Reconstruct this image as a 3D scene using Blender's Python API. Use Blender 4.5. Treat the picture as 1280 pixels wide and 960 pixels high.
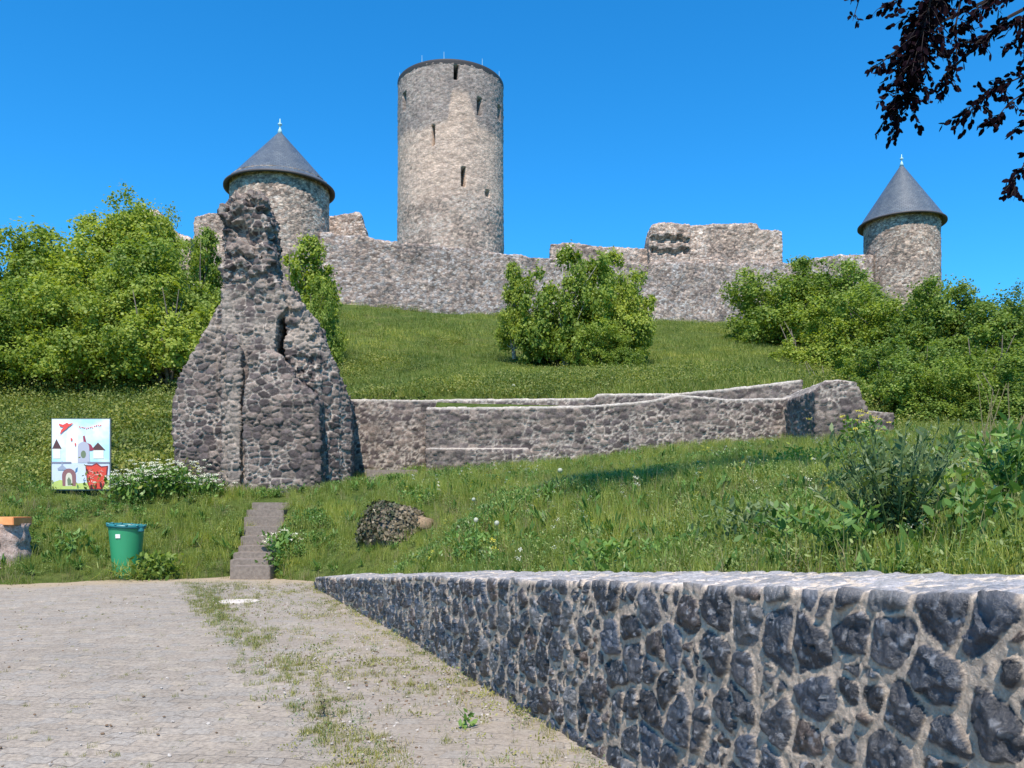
import bpy, bmesh, math, random
import numpy as np
from mathutils import Vector, Matrix
random.seed(7); RNG = np.random.default_rng(7)
for o in list(bpy.data.objects): bpy.data.objects.remove(o)
S = bpy.context.scene; C = S.collection
R = math.radians
# ---------------------------------------------------------------- camera, sky, sun
F = 1050.0; HY = 630.0          # focal length and horizon row, in pixels of the 1280x960 photo; the eye is the origin
cam = bpy.data.cameras.new("Camera"); co = bpy.data.objects.new("Camera", cam); C.objects.link(co)
co.location = (0, 0, 0); co.rotation_euler = (R(90), 0, 0)
cam.sensor_width = 36; cam.lens = F / 1280 * 36; cam.shift_y = (HY - 480) / 1280
cam.clip_start = .05; cam.clip_end = 8000
S.camera = co
SUN_EL = 57; SUN_AZ = 5         # azimuth in degrees left of straight behind the camera
w = bpy.data.worlds.new("World"); S.world = w; w.use_nodes = True
nt = w.node_tree; bg = nt.nodes["Background"]
sky = nt.nodes.new("ShaderNodeTexSky"); sky.sky_type = 'NISHITA'; sky.sun_disc = False
sky.sun_elevation = R(SUN_EL); sky.sun_rotation = R(180 + SUN_AZ); sky.altitude = 600
sky.air_density = 1.0; sky.dust_density = 0.0; sky.ozone_density = 4.0
hs = nt.nodes.new("ShaderNodeHueSaturation"); hs.inputs["Saturation"].default_value = 1.3; hs.inputs["Value"].default_value = 1.0
hs.inputs["Hue"].default_value = .485
nt.links.new(sky.outputs[0], hs.inputs["Color"]); mu = nt.nodes.new("ShaderNodeMix"); mu.data_type = 'RGBA'; mu.blend_type = 'MULTIPLY'; mu.inputs[0].default_value = 1; mu.inputs[7].default_value = (.47, .88, 1.12, 1)
nt.links.new(hs.outputs[0], mu.inputs[6]); nt.links.new(mu.outputs[2], bg.inputs[0]); bg.inputs[1].default_value = .15
sl = bpy.data.lights.new("Sun", 'SUN'); sl.energy = 4.6; sl.angle = R(.53); sl.color = (1, .90, .79)
so = bpy.data.objects.new("Sun", sl); C.objects.link(so); so.rotation_euler = (R(90 - SUN_EL), 0, R(-SUN_AZ)); so.location = (0, -20, 40)
S.view_settings.view_transform = 'Standard'; S.view_settings.look = 'None'; S.view_settings.gamma = 1
S.view_settings.exposure = 0.58
S.render.engine = 'CYCLES'
# ---------------------------------------------------------------- small maths
def P(x, y, Y): return Vector(((x - 640) / F * Y, Y, (HY - y) / F * Y))
def PX(x, Y): return (x - 640) / F * Y
def PZ(y, Y): return (HY - y) / F * Y
def sstep(a, b, x):
    t = np.clip((x - a) / (b - a), 0, 1); return t * t * (3 - 2 * t)
def hsh(ix, iy, iz, seed):
    h = (ix.astype(np.int64) * 73856093) ^ (iy.astype(np.int64) * 19349663) ^ (iz.astype(np.int64) * 83492791) ^ (seed * 2654435761)
    h = h & 0xffffffff; h = ((h ^ (h >> 16)) * 0x45d9f3b) & 0xffffffff; h = ((h ^ (h >> 16)) * 0x45d9f3b) & 0xffffffff
    return ((h ^ (h >> 16)) & 0xffffff) / float(0x1000000)
def vnoise(p, s, seed=0):
    q = p / s; b = np.floor(q); f = q - b; f = f * f * (3 - 2 * f); r = np.zeros(len(p))
    for dx in (0, 1):
        for dy in (0, 1):
            for dz in (0, 1):
                wgt = (f[:, 0] if dx else 1 - f[:, 0]) * (f[:, 1] if dy else 1 - f[:, 1]) * (f[:, 2] if dz else 1 - f[:, 2])
                r += wgt * hsh(b[:, 0] + dx, b[:, 1] + dy, b[:, 2] + dz, seed)
    return r * 2 - 1
def fbm(p, s, seed=0, o=3):
    r = 0; a = 1; t = 0
    for k in range(o): r = r + a * vnoise(p, s / 2 ** k, seed + k); t += a; a *= .5
    return r / t
def voro(p, s, seed=0):
    """F1, F2-F1, cell random, second random, offset from cell centre"""
    q = p / np.array(s); b = np.floor(q); n = len(p)
    f1 = np.full(n, 9.); f2 = np.full(n, 9.); bid = np.zeros((n, 3)); off = np.zeros((n, 3))
    for dx in (-1, 0, 1):
        for dy in (-1, 0, 1):
            for dz in (-1, 0, 1):
                c = b + (dx, dy, dz); a = (c[:, 0], c[:, 1], c[:, 2])
                ctr = c + np.stack([hsh(*a, seed + 1), hsh(*a, seed + 2), hsh(*a, seed + 3)], 1) * .9 + .05
                d = q - ctr; dd = np.sqrt((d * d).sum(1))
                m = dd < f1; f2 = np.where(m, f1, np.minimum(f2, dd)); f1 = np.where(m, dd, f1)
                bid[m] = c[m]; off[m] = d[m]
    a = (bid[:, 0], bid[:, 1], bid[:, 2])
    return f1, f2 - f1, hsh(*a, seed + 7), hsh(*a, seed + 8), off, hsh(*a, seed + 9)
def voro2(q, size, seed, jit=.8, soft=.011, asp=1.):
    """flat cells: rounded distance to the cell edge in metres, three cell randoms, offset from the centre"""
    q = q / size * np.array([1, asp]); b = np.floor(q); n = len(q); f1 = np.full(n, 9.); c1 = np.zeros((n, 2)); id1 = np.zeros((n, 2)); cs = []
    for dx in (-2, -1, 0, 1, 2):
        for dy in (-2, -1, 0, 1, 2):
            c = b + (dx, dy); z = c[:, 0] * 0; ct = c + .5 + (np.stack([hsh(c[:, 0], c[:, 1], z, seed + 1), hsh(c[:, 0], c[:, 1], z, seed + 2)], 1) - .5) * jit
            d = np.sqrt(((q - ct) ** 2).sum(1)); m = d < f1; f1 = np.where(m, d, f1); c1[m] = ct[m]; id1[m] = c[m]; cs.append(ct)
    acc = np.zeros(n); kk = size / soft
    for ct in cs:
        dv = ct - c1; ln = np.sqrt((dv ** 2).sum(1)); ok = ln > 1e-6; e = (((ct + c1) / 2 - q) * dv).sum(1) / np.maximum(ln, 1e-6); acc += np.where(ok, np.exp(-np.minimum(e * kk, 60)), 0)
    e = -np.log(np.maximum(acc, 1e-20)) / kk * size; z = id1[:, 0] * 0
    return e, hsh(id1[:, 0], id1[:, 1], z, seed + 7), hsh(id1[:, 0], id1[:, 1], z, seed + 8), hsh(id1[:, 0], id1[:, 1], z, seed + 9), q - c1
# ---------------------------------------------------------------- objects
def tag(o, label=None, cat=None, group=None, kind=None):
    if label: o['label'] = label
    if cat: o['category'] = cat
    if group: o['group'] = group
    if kind: o['kind'] = kind
    return o
def empty(name, loc, label=None, cat=None, group=None):
    o = bpy.data.objects.new(name, None); C.objects.link(o); o.location = loc; o.empty_display_size = .3
    return tag(o, label, cat, group)
def link(name, me, mat=None, parent=None):
    o = bpy.data.objects.new(name, me); C.objects.link(o)
    if mat and not me.materials: me.materials.append(mat)
    if parent: o.parent = parent; o.matrix_parent_inverse = Matrix.Translation(-Vector(parent.location))
    return o
def npmesh(name, V, Fa, smooth=True):
    """V (n,3), Fa: array (m,k) or list of arrays"""
    me = bpy.data.meshes.new(name); V = np.asarray(V, dtype=np.float32)
    if not isinstance(Fa, list): Fa = [Fa]
    Fa = [np.asarray(f, dtype=np.int32) for f in Fa if len(f)]
    lt = np.concatenate([np.full(len(f), f.shape[1], dtype=np.int32) for f in Fa]); lv = np.concatenate([f.ravel() for f in Fa])
    me.vertices.add(len(V)); me.vertices.foreach_set('co', V.ravel())
    me.loops.add(len(lv)); me.loops.foreach_set('vertex_index', lv)
    me.polygons.add(len(lt)); me.polygons.foreach_set('loop_start', np.concatenate([[0], np.cumsum(lt)[:-1]]).astype(np.int32))
    me.polygons.foreach_set('loop_total', lt); me.update(calc_edges=True)
    me.polygons.foreach_set('use_smooth', np.full(len(lt), smooth)); me.update()
    return me
def setcol(me, col, name='Col'):
    a = me.attributes.new(name, 'FLOAT_COLOR', 'POINT'); n = len(me.vertices)
    c = np.ones((n, 4), dtype=np.float32); c[:, :3] = col; a.data.foreach_set('color', c.ravel())
def setf(me, v, name):
    a = me.attributes.new(name, 'FLOAT', 'POINT'); a.data.foreach_set('value', np.asarray(v, dtype=np.float32))
def grid(nu, nv, close=False):
    i = np.arange(nu - (0 if close else 1)); j = np.arange(nv - 1); I, J = np.meshgrid(i, j, indexing='ij'); I2 = (I + 1) % nu
    return np.stack([I * nv + J, I2 * nv + J, I2 * nv + J + 1, I * nv + J + 1], -1).reshape(-1, 4)
def getco(me):
    a = np.empty(len(me.vertices) * 3, dtype=np.float32); me.vertices.foreach_get('co', a); return a.reshape(-1, 3).astype(float)
def getno(me):
    a = np.empty(len(me.vertices) * 3, dtype=np.float32); me.vertex_normals.foreach_get('vector', a); return a.reshape(-1, 3).astype(float)
def setco(me, v): me.vertices.foreach_set('co', np.asarray(v, dtype=np.float32).ravel()); me.update()
class MB:
    """collects boxes, tubes, lathes, polygons into one mesh"""
    def __init__(s): s.bm = bmesh.new()
    def box(s, c, d, rot=None, bev=0):
        m = Matrix.Translation(c) @ (rot.to_4x4() if rot else Matrix()) @ Matrix.Diagonal((*d, 1))
        r = bmesh.ops.create_cube(s.bm, size=1, matrix=m)
        if bev:
            es = list({e for v in r['verts'] for e in v.link_edges}); bmesh.ops.bevel(s.bm, geom=es, offset=bev, segments=2, affect='EDGES')
        return s
    def tube(s, pts, rad, n=8):
        pts = [Vector(p) for p in pts]; rad = rad if hasattr(rad, '__len__') else [rad] * len(pts); rings = []
        for k, p in enumerate(pts):
            d = (pts[min(k + 1, len(pts) - 1)] - pts[max(k - 1, 0)]).normalized(); a = d.orthogonal().normalized(); b = d.cross(a)
            if k and rings: 
                ref = rings[-1][0].co - pts[k - 1]; a = (ref - ref.dot(d) * d).normalized(); b = d.cross(a)
            rings.append([s.bm.verts.new(p + (a * math.cos(t) + b * math.sin(t)) * rad[k]) for t in [2 * math.pi * i / n for i in range(n)]])
        for r0, r1 in zip(rings, rings[1:]):
            for i in range(n): s.bm.faces.new((r0[i], r0[(i + 1) % n], r1[(i + 1) % n], r1[i]))
        s.bm.faces.new(rings[0][::-1]); s.bm.faces.new(rings[-1]); return s
    def lathe(s, prof, c, n=32, cap=True):
        rings = [[s.bm.verts.new((c[0] + r * math.cos(2 * math.pi * i / n), c[1] + r * math.sin(2 * math.pi * i / n), c[2] + z)) for i in range(n)] for r, z in prof]
        for r0, r1 in zip(rings, rings[1:]):
            for i in range(n): s.bm.faces.new((r0[i], r0[(i + 1) % n], r1[(i + 1) % n], r1[i]))
        if cap: s.bm.faces.new(rings[0][::-1]); s.bm.faces.new(rings[-1])
        return s
    def prism(s, poly, y0, y1):
        """poly: (X,Z) points, extruded along Y"""
        a = [s.bm.verts.new((x, y0, z)) for x, z in poly]; b = [s.bm.verts.new((x, y1, z)) for x, z in poly]; n = len(poly)
        s.bm.faces.new(a); s.bm.faces.new(b[::-1])
        for i in range(n): s.bm.faces.new((a[i], b[i], b[(i + 1) % n], a[(i + 1) % n]))
        return s
    def hexa(s, v8):
        v = [s.bm.verts.new(p) for p in v8]
        for f in ((0, 1, 2, 3), (4, 7, 6, 5), (0, 4, 5, 1), (1, 5, 6, 2), (2, 6, 7, 3), (3, 7, 4, 0)): s.bm.faces.new([v[i] for i in f])
        return s
    def mesh(s, name, smooth=False, recalc=True):
        if recalc: bmesh.ops.recalc_face_normals(s.bm, faces=s.bm.faces)
        me = bpy.data.meshes.new(name); s.bm.to_mesh(me); s.bm.free()
        for p in me.polygons: p.use_smooth = smooth
        return me
    def build(s, name, mat, parent=None, smooth=False): return link(name, s.mesh(name, smooth), mat, parent)
# ---------------------------------------------------------------- materials
def mat(name, col=(.5, .5, .5), rough=.8, spec=.3, metal=0):
    m = bpy.data.materials.new(name); m.use_nodes = True; b = m.node_tree.nodes["Principled BSDF"]
    b.inputs["Base Color"].default_value = (*col, 1); b.inputs["Roughness"].default_value = rough; b.inputs["Specular IOR Level"].default_value = spec
    b.inputs["Metallic"].default_value = metal; return m
def N(m, t, **k):
    n = m.node_tree.nodes.new(t)
    for a, v in k.items():
        if a in n.inputs.keys(): n.inputs[a].default_value = v
        else: setattr(n, a, v)
    return n
def L(m, a, b): m.node_tree.links.new(a, b)
def noise(m, scale, detail=4, rough=.6, coord='Object'):
    tc = N(m, "ShaderNodeTexCoord"); n = N(m, "ShaderNodeTexNoise"); n.inputs["Scale"].default_value = scale; n.inputs["Detail"].default_value = detail
    n.inputs["Roughness"].default_value = rough; L(m, tc.outputs[coord], n.inputs["Vector"]); return n
def ramp(m, src, stops):
    r = N(m, "ShaderNodeValToRGB"); e = r.color_ramp.elements
    while len(e) < len(stops): e.new(.5)
    for k, (p, c) in enumerate(stops): e[k].position = p; e[k].color = (*c, 1) if len(c) == 3 else c
    L(m, src, r.inputs[0]); return r
def mixc(m, f, a, b, mode='MIX'):
    x = N(m, "ShaderNodeMix", data_type='RGBA', blend_type=mode)
    for s, v in ((x.inputs[0], f), (x.inputs[6], a), (x.inputs[7], b)):
        if hasattr(v, 'links') or isinstance(v, bpy.types.NodeSocket): L(m, v, s)
        elif isinstance(v, (int, float)): s.default_value = v
        else: s.default_value = (*v, 1)
    return x.outputs[2]
def bump(m, h, st, dist, prev=None):
    b = N(m, "ShaderNodeBump"); b.inputs["Strength"].default_value = st; b.inputs["Distance"].default_value = dist; L(m, h, b.inputs["Height"])
    if prev: L(m, prev, b.inputs["Normal"])
    L(m, b.outputs[0], m.node_tree.nodes["Principled BSDF"].inputs["Normal"]); return b.outputs[0]
def BC(m): return m.node_tree.nodes["Principled BSDF"].inputs["Base Color"]
def masonry(name, sc=30, rough=.85, spec=.25, bst=.6, bd=.02, var=.5, speck=0, spm=.85):
    m = mat(name, rough=rough, spec=spec); a = N(m, "ShaderNodeAttribute"); a.attribute_name = 'Col'
    n = noise(m, sc, 6, .7); r = ramp(m, n.outputs[0], [(.3, (1 - var,) * 3), (.7, (1 + var * .6,) * 3)])
    n2 = noise(m, sc * .12, 3); r2 = ramp(m, n2.outputs[0], [(.3, (.87, .87, .88)), (.7, (1.1, 1.08, 1.06))])
    c = mixc(m, 1.0, a.outputs[0], r.outputs[0], 'MULTIPLY'); c = mixc(m, 1.0, c, r2.outputs[0], 'MULTIPLY'); L(m, c, BC(m))
    if speck:
        tc = N(m, "ShaderNodeTexCoord"); mp = N(m, "ShaderNodeMapping"); mp.inputs["Scale"].default_value = (1, 1, 1.9); L(m, tc.outputs["Object"], mp.inputs["Vector"])
        vo = N(m, "ShaderNodeTexVoronoi"); vo.inputs["Scale"].default_value = speck; L(m, mp.outputs[0], vo.inputs["Vector"]); sc_ = N(m, "ShaderNodeSeparateColor"); L(m, vo.outputs["Color"], sc_.inputs[0])
        r3 = ramp(m, sc_.outputs[0], [(0, (.45, .43, .42)), (.3, (.85, .83, .82)), (.65, (1.08, 1.06, 1.04)), (1, (1.4, 1.36, 1.3))]); r3.color_ramp.interpolation = 'LINEAR'
        ve_ = N(m, "ShaderNodeTexVoronoi", feature='DISTANCE_TO_EDGE'); ve_.inputs["Scale"].default_value = speck; L(m, mp.outputs[0], ve_.inputs["Vector"]); r4 = ramp(m, ve_.outputs["Distance"], [(.0, (.5, .48, .46)), (.13, (1.05, 1.05, 1.05))])
        c = mixc(m, spm, c, r3.outputs[0], 'MULTIPLY'); c = mixc(m, spm * .9, c, r4.outputs[0], 'MULTIPLY'); L(m, c, BC(m)); b0 = bump(m, ve_.outputs["Distance"], .6, .05); bump(m, n.outputs[0], bst, bd, b0); return m
    bump(m, n.outputs[0], bst, bd); return m
M = {}
M['castle'] = masonry('castle_masonry', 3.5, bd=.08, bst=.8, var=.25, speck=3.4, spm=1.)
M['keep'] = masonry('keep_masonry', 2.5, bd=.08, bst=.9, var=.3, speck=3.2, spm=.55)
M['ruin'] = masonry('ruin_masonry', 11, bd=.04, bst=.8, var=.5)
M['basalt'] = masonry('basalt_masonry', 38, rough=.3, spec=.7, bd=.015, bst=1., var=.45)
M['dark'] = mat('dark_void', (.01, .01, .01), 1, 0)
M['finial'] = mat('patinated_copper', (.42, .62, .66), .5)
M['rim'] = mat('dark_metal_rim', (.07, .06, .06), .6)
m = mat('slate', (.09, .1, .12), .36, .6); M['slate'] = m
uv = N(m, "ShaderNodeUVMap"); bk = N(m, "ShaderNodeTexBrick"); L(m, uv.outputs[0], bk.inputs["Vector"])
for k_, v_ in (("Scale", 1.0), ("Mortar Size", .012), ("Brick Width", .28), ("Row Height", .2), ("Bias", 0.)): bk.inputs[k_].default_value = v_
bk.inputs["Color1"].default_value = (.085, .105, .125, 1); bk.inputs["Color2"].default_value = (.125, .145, .165, 1); bk.inputs["Mortar"].default_value = (.03, .03, .035, 1)
nn = noise(m, 1.2, 5); rr = ramp(m, nn.outputs[0], [(.3, (.8, .82, .85)), (.7, (1.2, 1.17, 1.1))]); L(m, mixc(m, 1., bk.outputs[0], rr.outputs[0], 'MULTIPLY'), BC(m))
bump(m, bk.outputs[1], .4, -.02)
def foliage(name, c0, c1, c2, trans=.35, rough=.5, rndattr=True, vs=.35, va=.22):
    m = bpy.data.materials.new(name); m.use_nodes = True; t = m.node_tree; b = t.nodes["Principled BSDF"]
    b.inputs["Roughness"].default_value = rough; b.inputs["Specular IOR Level"].default_value = .25
    if rndattr: a = N(m, "ShaderNodeAttribute"); a.attribute_name = 'rnd'; src = a.outputs["Fac"]
    else: a = N(m, "ShaderNodeObjectInfo"); src = a.outputs["Random"]
    r = ramp(m, src, [(0, c0), (.5, c1), (1, c2)]); 
    n = noise(m, vs, 4, .65); ge = N(m, 'ShaderNodeNewGeometry'); L(m, ge.outputs['Position'], n.inputs['Vector']); r2 = ramp(m, n.outputs[0], [(.32, (1 - va, 1 - va * .75, 1 - va * .6)), (.5, (1, 1, 1)), (.68, (1 + va * 1.1, 1 + va * .75, 1 + va * .5))])
    c = mixc(m, 1., r.outputs[0], r2.outputs[0], 'MULTIPLY'); L(m, c, b.inputs["Base Color"])
    tr = N(m, "ShaderNodeBsdfTranslucent"); tc = mixc(m, 1., c, (1.5, 1.5, .6), 'MULTIPLY'); L(m, tc, tr.inputs[0])
    mx = N(m, "ShaderNodeMixShader"); mx.inputs[0].default_value = trans; L(m, b.outputs[0], mx.inputs[1]); L(m, tr.outputs[0], mx.inputs[2])
    L(m, mx.outputs[0], t.nodes["Material Output"].inputs[0]); return m
M['leafA'] = foliage('leaf_mid_green', (.11, .17, .025), (.20, .275, .045), (.30, .38, .07), .4)
M['leafB'] = foliage('leaf_yellow_green', (.16, .22, .03), (.26, .33, .05), (.36, .42, .08), .4)
M['leafC'] = foliage('leaf_deep_green', (.09, .155, .03), (.165, .245, .045), (.26, .34, .07), .38)
M['beech'] = foliage('leaf_copper_beech', (.005, .003, .006), (.008, .004, .007), (.014, .005, .008), .06, .8); M['beech'].node_tree.nodes['Principled BSDF'].inputs['Specular IOR Level'].default_value = .03; M['twig'] = mat('dark_twig', (.03, .022, .02), .9)
M['grass'] = foliage('grass_blades', (.15, .20, .03), (.25, .31, .06), (.40, .41, .15), .4, vs=.55, va=.38)
M['hgrass'] = foliage('hill_grass_blades', (.12, .17, .03), (.20, .26, .05), (.33, .34, .11), .38, vs=.16, va=.55)
M['dry'] = foliage('dry_grass', (.25, .22, .11), (.33, .28, .15), (.2, .22, .08), .25)
M['lgrass'] = foliage('lane_grass', (.16, .18, .04), (.26, .27, .08), (.36, .33, .14), .3)
M['weed'] = foliage('broad_weed_leaf', (.05, .12, .025), (.12, .22, .045), (.19, .30, .08), .25, .4)
M['scrub'] = foliage('hill_scrub', (.09, .14, .03), (.16, .21, .045), (.28, .29, .09), .35, vs=.35, va=.5)
M['herb'] = foliage('fine_herb', (.10, .16, .04), (.17, .24, .06), (.28, .33, .12), .3, .5)
M['thistle'] = foliage('thistle_leaf', (.06, .11, .035), (.12, .175, .065), (.24, .29, .15), .25, .55)
M['umbel'] = foliage('white_umbel_flower', (.45, .47, .36), (.62, .63, .5), (.75, .76, .66), .2)
M['yellow'] = foliage('yellow_flower', (.45, .42, .04), (.55, .5, .05), (.6, .55, .1), .2)
M['ivy'] = foliage('ivy_leaf', (.03, .05, .02), (.09, .08, .045), (.26, .21, .14), .1, .4)
m = mat('bark', (.12, .1, .08), .9); M['bark'] = m; nn = noise(m, 9, 5); rr = ramp(m, nn.outputs[0], [(.3, (.07, .06, .045)), (.7, (.2, .17, .14))]); L(m, rr.outputs[0], BC(m)); bump(m, nn.outputs[0], .7, .03)
m = mat('birch_bark', (.4, .38, .34), .8); M['birch'] = m; nn = noise(m, 7, 5); rr = ramp(m, nn.outputs[0], [(.4, (.12, .11, .09)), (.55, (.42, .4, .35))]); L(m, rr.outputs[0], BC(m))
# ---------------------------------------------------------------- terrain shape
WY = np.array([-14., 2.61, 5.14, 9.6, 16.0]); WX = np.array([8.01, 1.60, .62, -1.10, -3.75])       # front face of the low wall
WZ = np.array([-.02, -.29, -.474, -.84, -1.40])                                                    # its top
def wallx(Y): return np.interp(Y, WY, WX)
EX = np.array([-60, -9.9, -8.1, -5.8, -4.2, -3.5]); EY = np.array([14., 16.5, 17.4, 17.9, 17.4, 16.3])
class TPS:
    def __init__(s, pts):
        p = np.array(pts, float); s.c = p[:, :2] / 10; n = len(p); K = s.phi(s.c) + np.eye(n) * 1e-4
        A = np.zeros((n + 3, n + 3)); A[:n, :n] = K; A[:n, n] = 1; A[:n, n + 1:] = s.c; A[n, :n] = 1; A[n + 1:, :n] = s.c.T
        s.w = np.linalg.solve(A, np.concatenate([p[:, 2], np.zeros(3)]))
    def phi(s, q):
        d = np.sqrt(((q[:, None] - s.c[None]) ** 2).sum(2)) + 1e-9; return d * d * np.log(d)
    def __call__(s, X, Y):
        q = np.stack([X.ravel(), Y.ravel()], 1) / 10; out = []
        for k in range(0, len(q), 20000):
            qq = q[k:k + 20000]; n = len(s.c); out.append(s.phi(qq) @ s.w[:n] + s.w[n] + qq @ s.w[n + 1:])
        return np.concatenate(out).reshape(X.shape)
def pp(l): return [tuple(P(*a)) for a in l]
front = pp([(0, 724, 16.8), (-200, 724, 16.0), (150, 718, 17.7), (300, 718, 18.3), (395, 722, 17.4), (0, 702, 18.3), (0, 652, 20), (160, 706, 18.3), (160, 655, 20.2), (0, 610, 22.5), (100, 614, 22.3),
            (215, 606, 24), (300, 616, 23.2), (400, 614, 23.2), (440, 602, 25), (325, 690, 19.2), (335, 652, 20.6), (335, 626, 22), (410, 690, 18.3), (410, 650, 20),
            (460, 662, 18), (560, 650, 17.5), (470, 600, 25.5), (530, 596, 25.4), (620, 585, 25.4), (700, 578, 25.4), (780, 568, 25.2), (850, 560, 25), (990, 554, 24), (1060, 551, 22.6), (1115, 546, 23.4),
            (1280, 535, 25), (1500, 530, 25), (640, 640, 14), (850, 620, 12), (1100, 628, 9.5), (850, 600, 17), (1100, 595, 14), (1280, 622, 8), (1280, 570, 16), (-300, 600, 24), (-300, 690, 17.5)])
front += [(float(np.interp(y, WY, WX)) + .92, y + .3, float(np.interp(y, WY, WZ)) - .03) for y in (-10, -3, 1, 2.6, 3.9, 5.14, 7.3, 9.6, 12, 14, 15.8)] + [(14, 2, .4), (14, -10, .8), (20, 12, 1.5)]
rear = pp([(0, 600, 23), (200, 600, 24), (-300, 600, 24), (0, 487, 38), (215, 487, 38), (-300, 470, 40), (380, 540, 29), (450, 502, 28.2), (640, 499, 28.2), (740, 497, 28.2), (900, 492, 28.2), (1000, 482, 28.5), (1080, 515, 28),
           (1200, 525, 28), (1400, 520, 30), (460, 470, 38), (620, 462, 42), (720, 469, 44), (800, 460, 46), (950, 450, 46), (1150, 485, 42), (1300, 490, 42),
           (430, 381, 66), (530, 392, 67.5), (620, 394, 70.5), (700, 396, 73.5), (815, 401, 77.5), (905, 404, 80.5), (1085, 402, 85), (1300, 408, 90), (1500, 420, 95),
           (340, 375, 66), (200, 365, 68), (0, 372, 72), (-300, 420, 80)]) + [(-14, 95, 21), (15, 100, 21), (-40, 110, 20), (45, 115, 20), (0, 130, 20)]
TF = TPS(front); TR = TPS(rear)
def terrain(X, Y):
    X = np.asarray(X, float); Y = np.asarray(Y, float)
    zf = TF(X, Y); zr = TR(X, Y)
    out = np.maximum(np.maximum(-5.8 - X, 0), np.maximum(X - 10.6, 0)); wd = .35 + out * 1.2
    yc = np.where(X < -2.6, 27.4, 26.1) + np.minimum(out, 6) * .0
    t = sstep(-wd, wd, Y - yc); z = zf * (1 - t) + zr * t
    far = np.sqrt(X ** 2 + (Y - 50) ** 2); z = z * (1 - sstep(75, 260, far)) - 30 * sstep(85, 400, far)
    pq = np.stack([X.ravel(), Y.ravel(), np.zeros(X.size)], 1); nz = (fbm(pq, 2.2, 3).reshape(X.shape) * .07 + fbm(pq, 9, 5).reshape(X.shape) * .15 * sstep(20, 45, Y)); z = z + nz
    sc = np.interp(Y, [17.75, 19.5, 21.7], [-5.58, -5.87, -6.26]); z = z - .22 * sstep(.62, .42, np.abs(X - sc)) * sstep(17.2, 17.9, Y) * sstep(22.0, 21.4, Y)
    lane = (X < wallx(Y) + .22) & (Y < 16.0) | (X < -3.4) & (Y >= 16.)
    e = np.interp(X, EX, EY) + vnoise(pq, .9, 9).reshape(X.shape) * .22 + vnoise(pq, .25, 19).reshape(X.shape) * .07
    d = sstep(.5, 0., Y - e) * lane
    return z * (1 - d) + np.minimum(z, -1.75) * d
def th(x, y): return float(terrain(np.array([x]), np.array([y]))[0])
xs = np.concatenate([[-2500, -900, -400, -220, -140, -100], np.arange(-75, -16, 1.5), np.arange(-16, 14, .2), np.arange(14, 90, 1.5), [100, 140, 220, 400, 900, 2500]])
ys = np.concatenate([[-2500, -900, -300, -120, -60, -30, -20], np.arange(-15, 0, .8), np.arange(0, 30, .2), np.arange(30, 90, .6), np.arange(90, 150, 4), [160, 200, 300, 500, 900, 2500]])
XX, YY = np.meshgrid(xs, ys, indexing='ij'); ZZ = terrain(XX, YY)
me = npmesh('ground', np.stack([XX, YY, ZZ], -1).reshape(-1, 3), grid(len(xs), len(ys)))
m = mat('meadow_soil', rough=.95, spec=.1); M['ground'] = m
n1 = noise(m, .5, 6, .65, 'Object'); n2 = noise(m, 7, 6, .7); r1 = ramp(m, n1.outputs[0], [(.3, (.06, .09, .025)), (.5, (.09, .13, .03)), (.7, (.15, .15, .06))])
r2 = ramp(m, n2.outputs[0], [(.35, (.55, .6, .5)), (.65, (1.25, 1.2, 1.1))]); L(m, mixc(m, 1., r1.outputs[0], r2.outputs[0], 'MULTIPLY'), BC(m)); bump(m, n2.outputs[0], 1., .12)
tag(link('ground', me, m), kind='structure')
# ---------------------------------------------------------------- lane
ly = np.concatenate([np.arange(-15, 3, .4), np.arange(3, 18.6, .06)]); sx = np.concatenate([np.linspace(0, .35, 40, endpoint=False), np.linspace(.35, 1, 260)])
LXR = np.where(ly < 15.6, wallx(ly) + .18, -3.3); LX = -34 + (LXR[None] + 34) * (1 - (1 - sx[:, None]) ** 1.6); LY = np.broadcast_to(ly[None], LX.shape)
q = np.stack([LX.ravel(), LY.ravel(), np.zeros(LX.size)], 1)
LZ = -1.6 + fbm(q, 1.6, 31) * .02 + fbm(q, .35, 33) * .006
# shoulder: between the line (-5.2,14)-( -.97,5.1) and the wall
lx0 = -.97 + (q[:, 1] - 5.1) * (-4.23 / 8.9); dist = q[:, 0] - lx0 + vnoise(q, 1.2, 40) * .35 + vnoise(q, .3, 41) * .12
me = npmesh('lane', np.stack([q[:, 0], q[:, 1], LZ], 1), grid(len(sx), len(ly)))
setf(me, sstep(-.15, .35, dist), 'shoulder'); edge = np.interp(q[:, 0], EX, EY) - q[:, 1]; setf(me, sstep(1.3, .1, edge + vnoise(q, .7, 44) * .5), 'verge')
m = mat('cobbled_lane', rough=.85, spec=.2); M['lane'] = m
tc = N(m, "ShaderNodeTexCoord"); mp = N(m, "ShaderNodeMapping"); mp.inputs["Scale"].default_value = (5.2, 4.9, 1); mp.inputs["Rotation"].default_value = (0, 0, R(8))
wn = N(m, "ShaderNodeTexNoise"); wn.inputs["Scale"].default_value = 2.6; wn.inputs["Detail"].default_value = 4; L(m, tc.outputs["Object"], wn.inputs["Vector"]); wv = mixc(m, .2, tc.outputs["Object"], wn.outputs["Color"], 'ADD'); L(m, wv, mp.inputs["Vector"])
bk = N(m, "ShaderNodeTexBrick"); L(m, mp.outputs[0], bk.inputs["Vector"]); bk.offset_frequency = 2; bk.offset = .5
for k_, v_ in (("Scale", 1.0), ("Mortar Size", .045), ("Mortar Smooth", .7), ("Brick Width", 1.0), ("Row Height", .72), ("Bias", 0.)): bk.inputs[k_].default_value = v_
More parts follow.
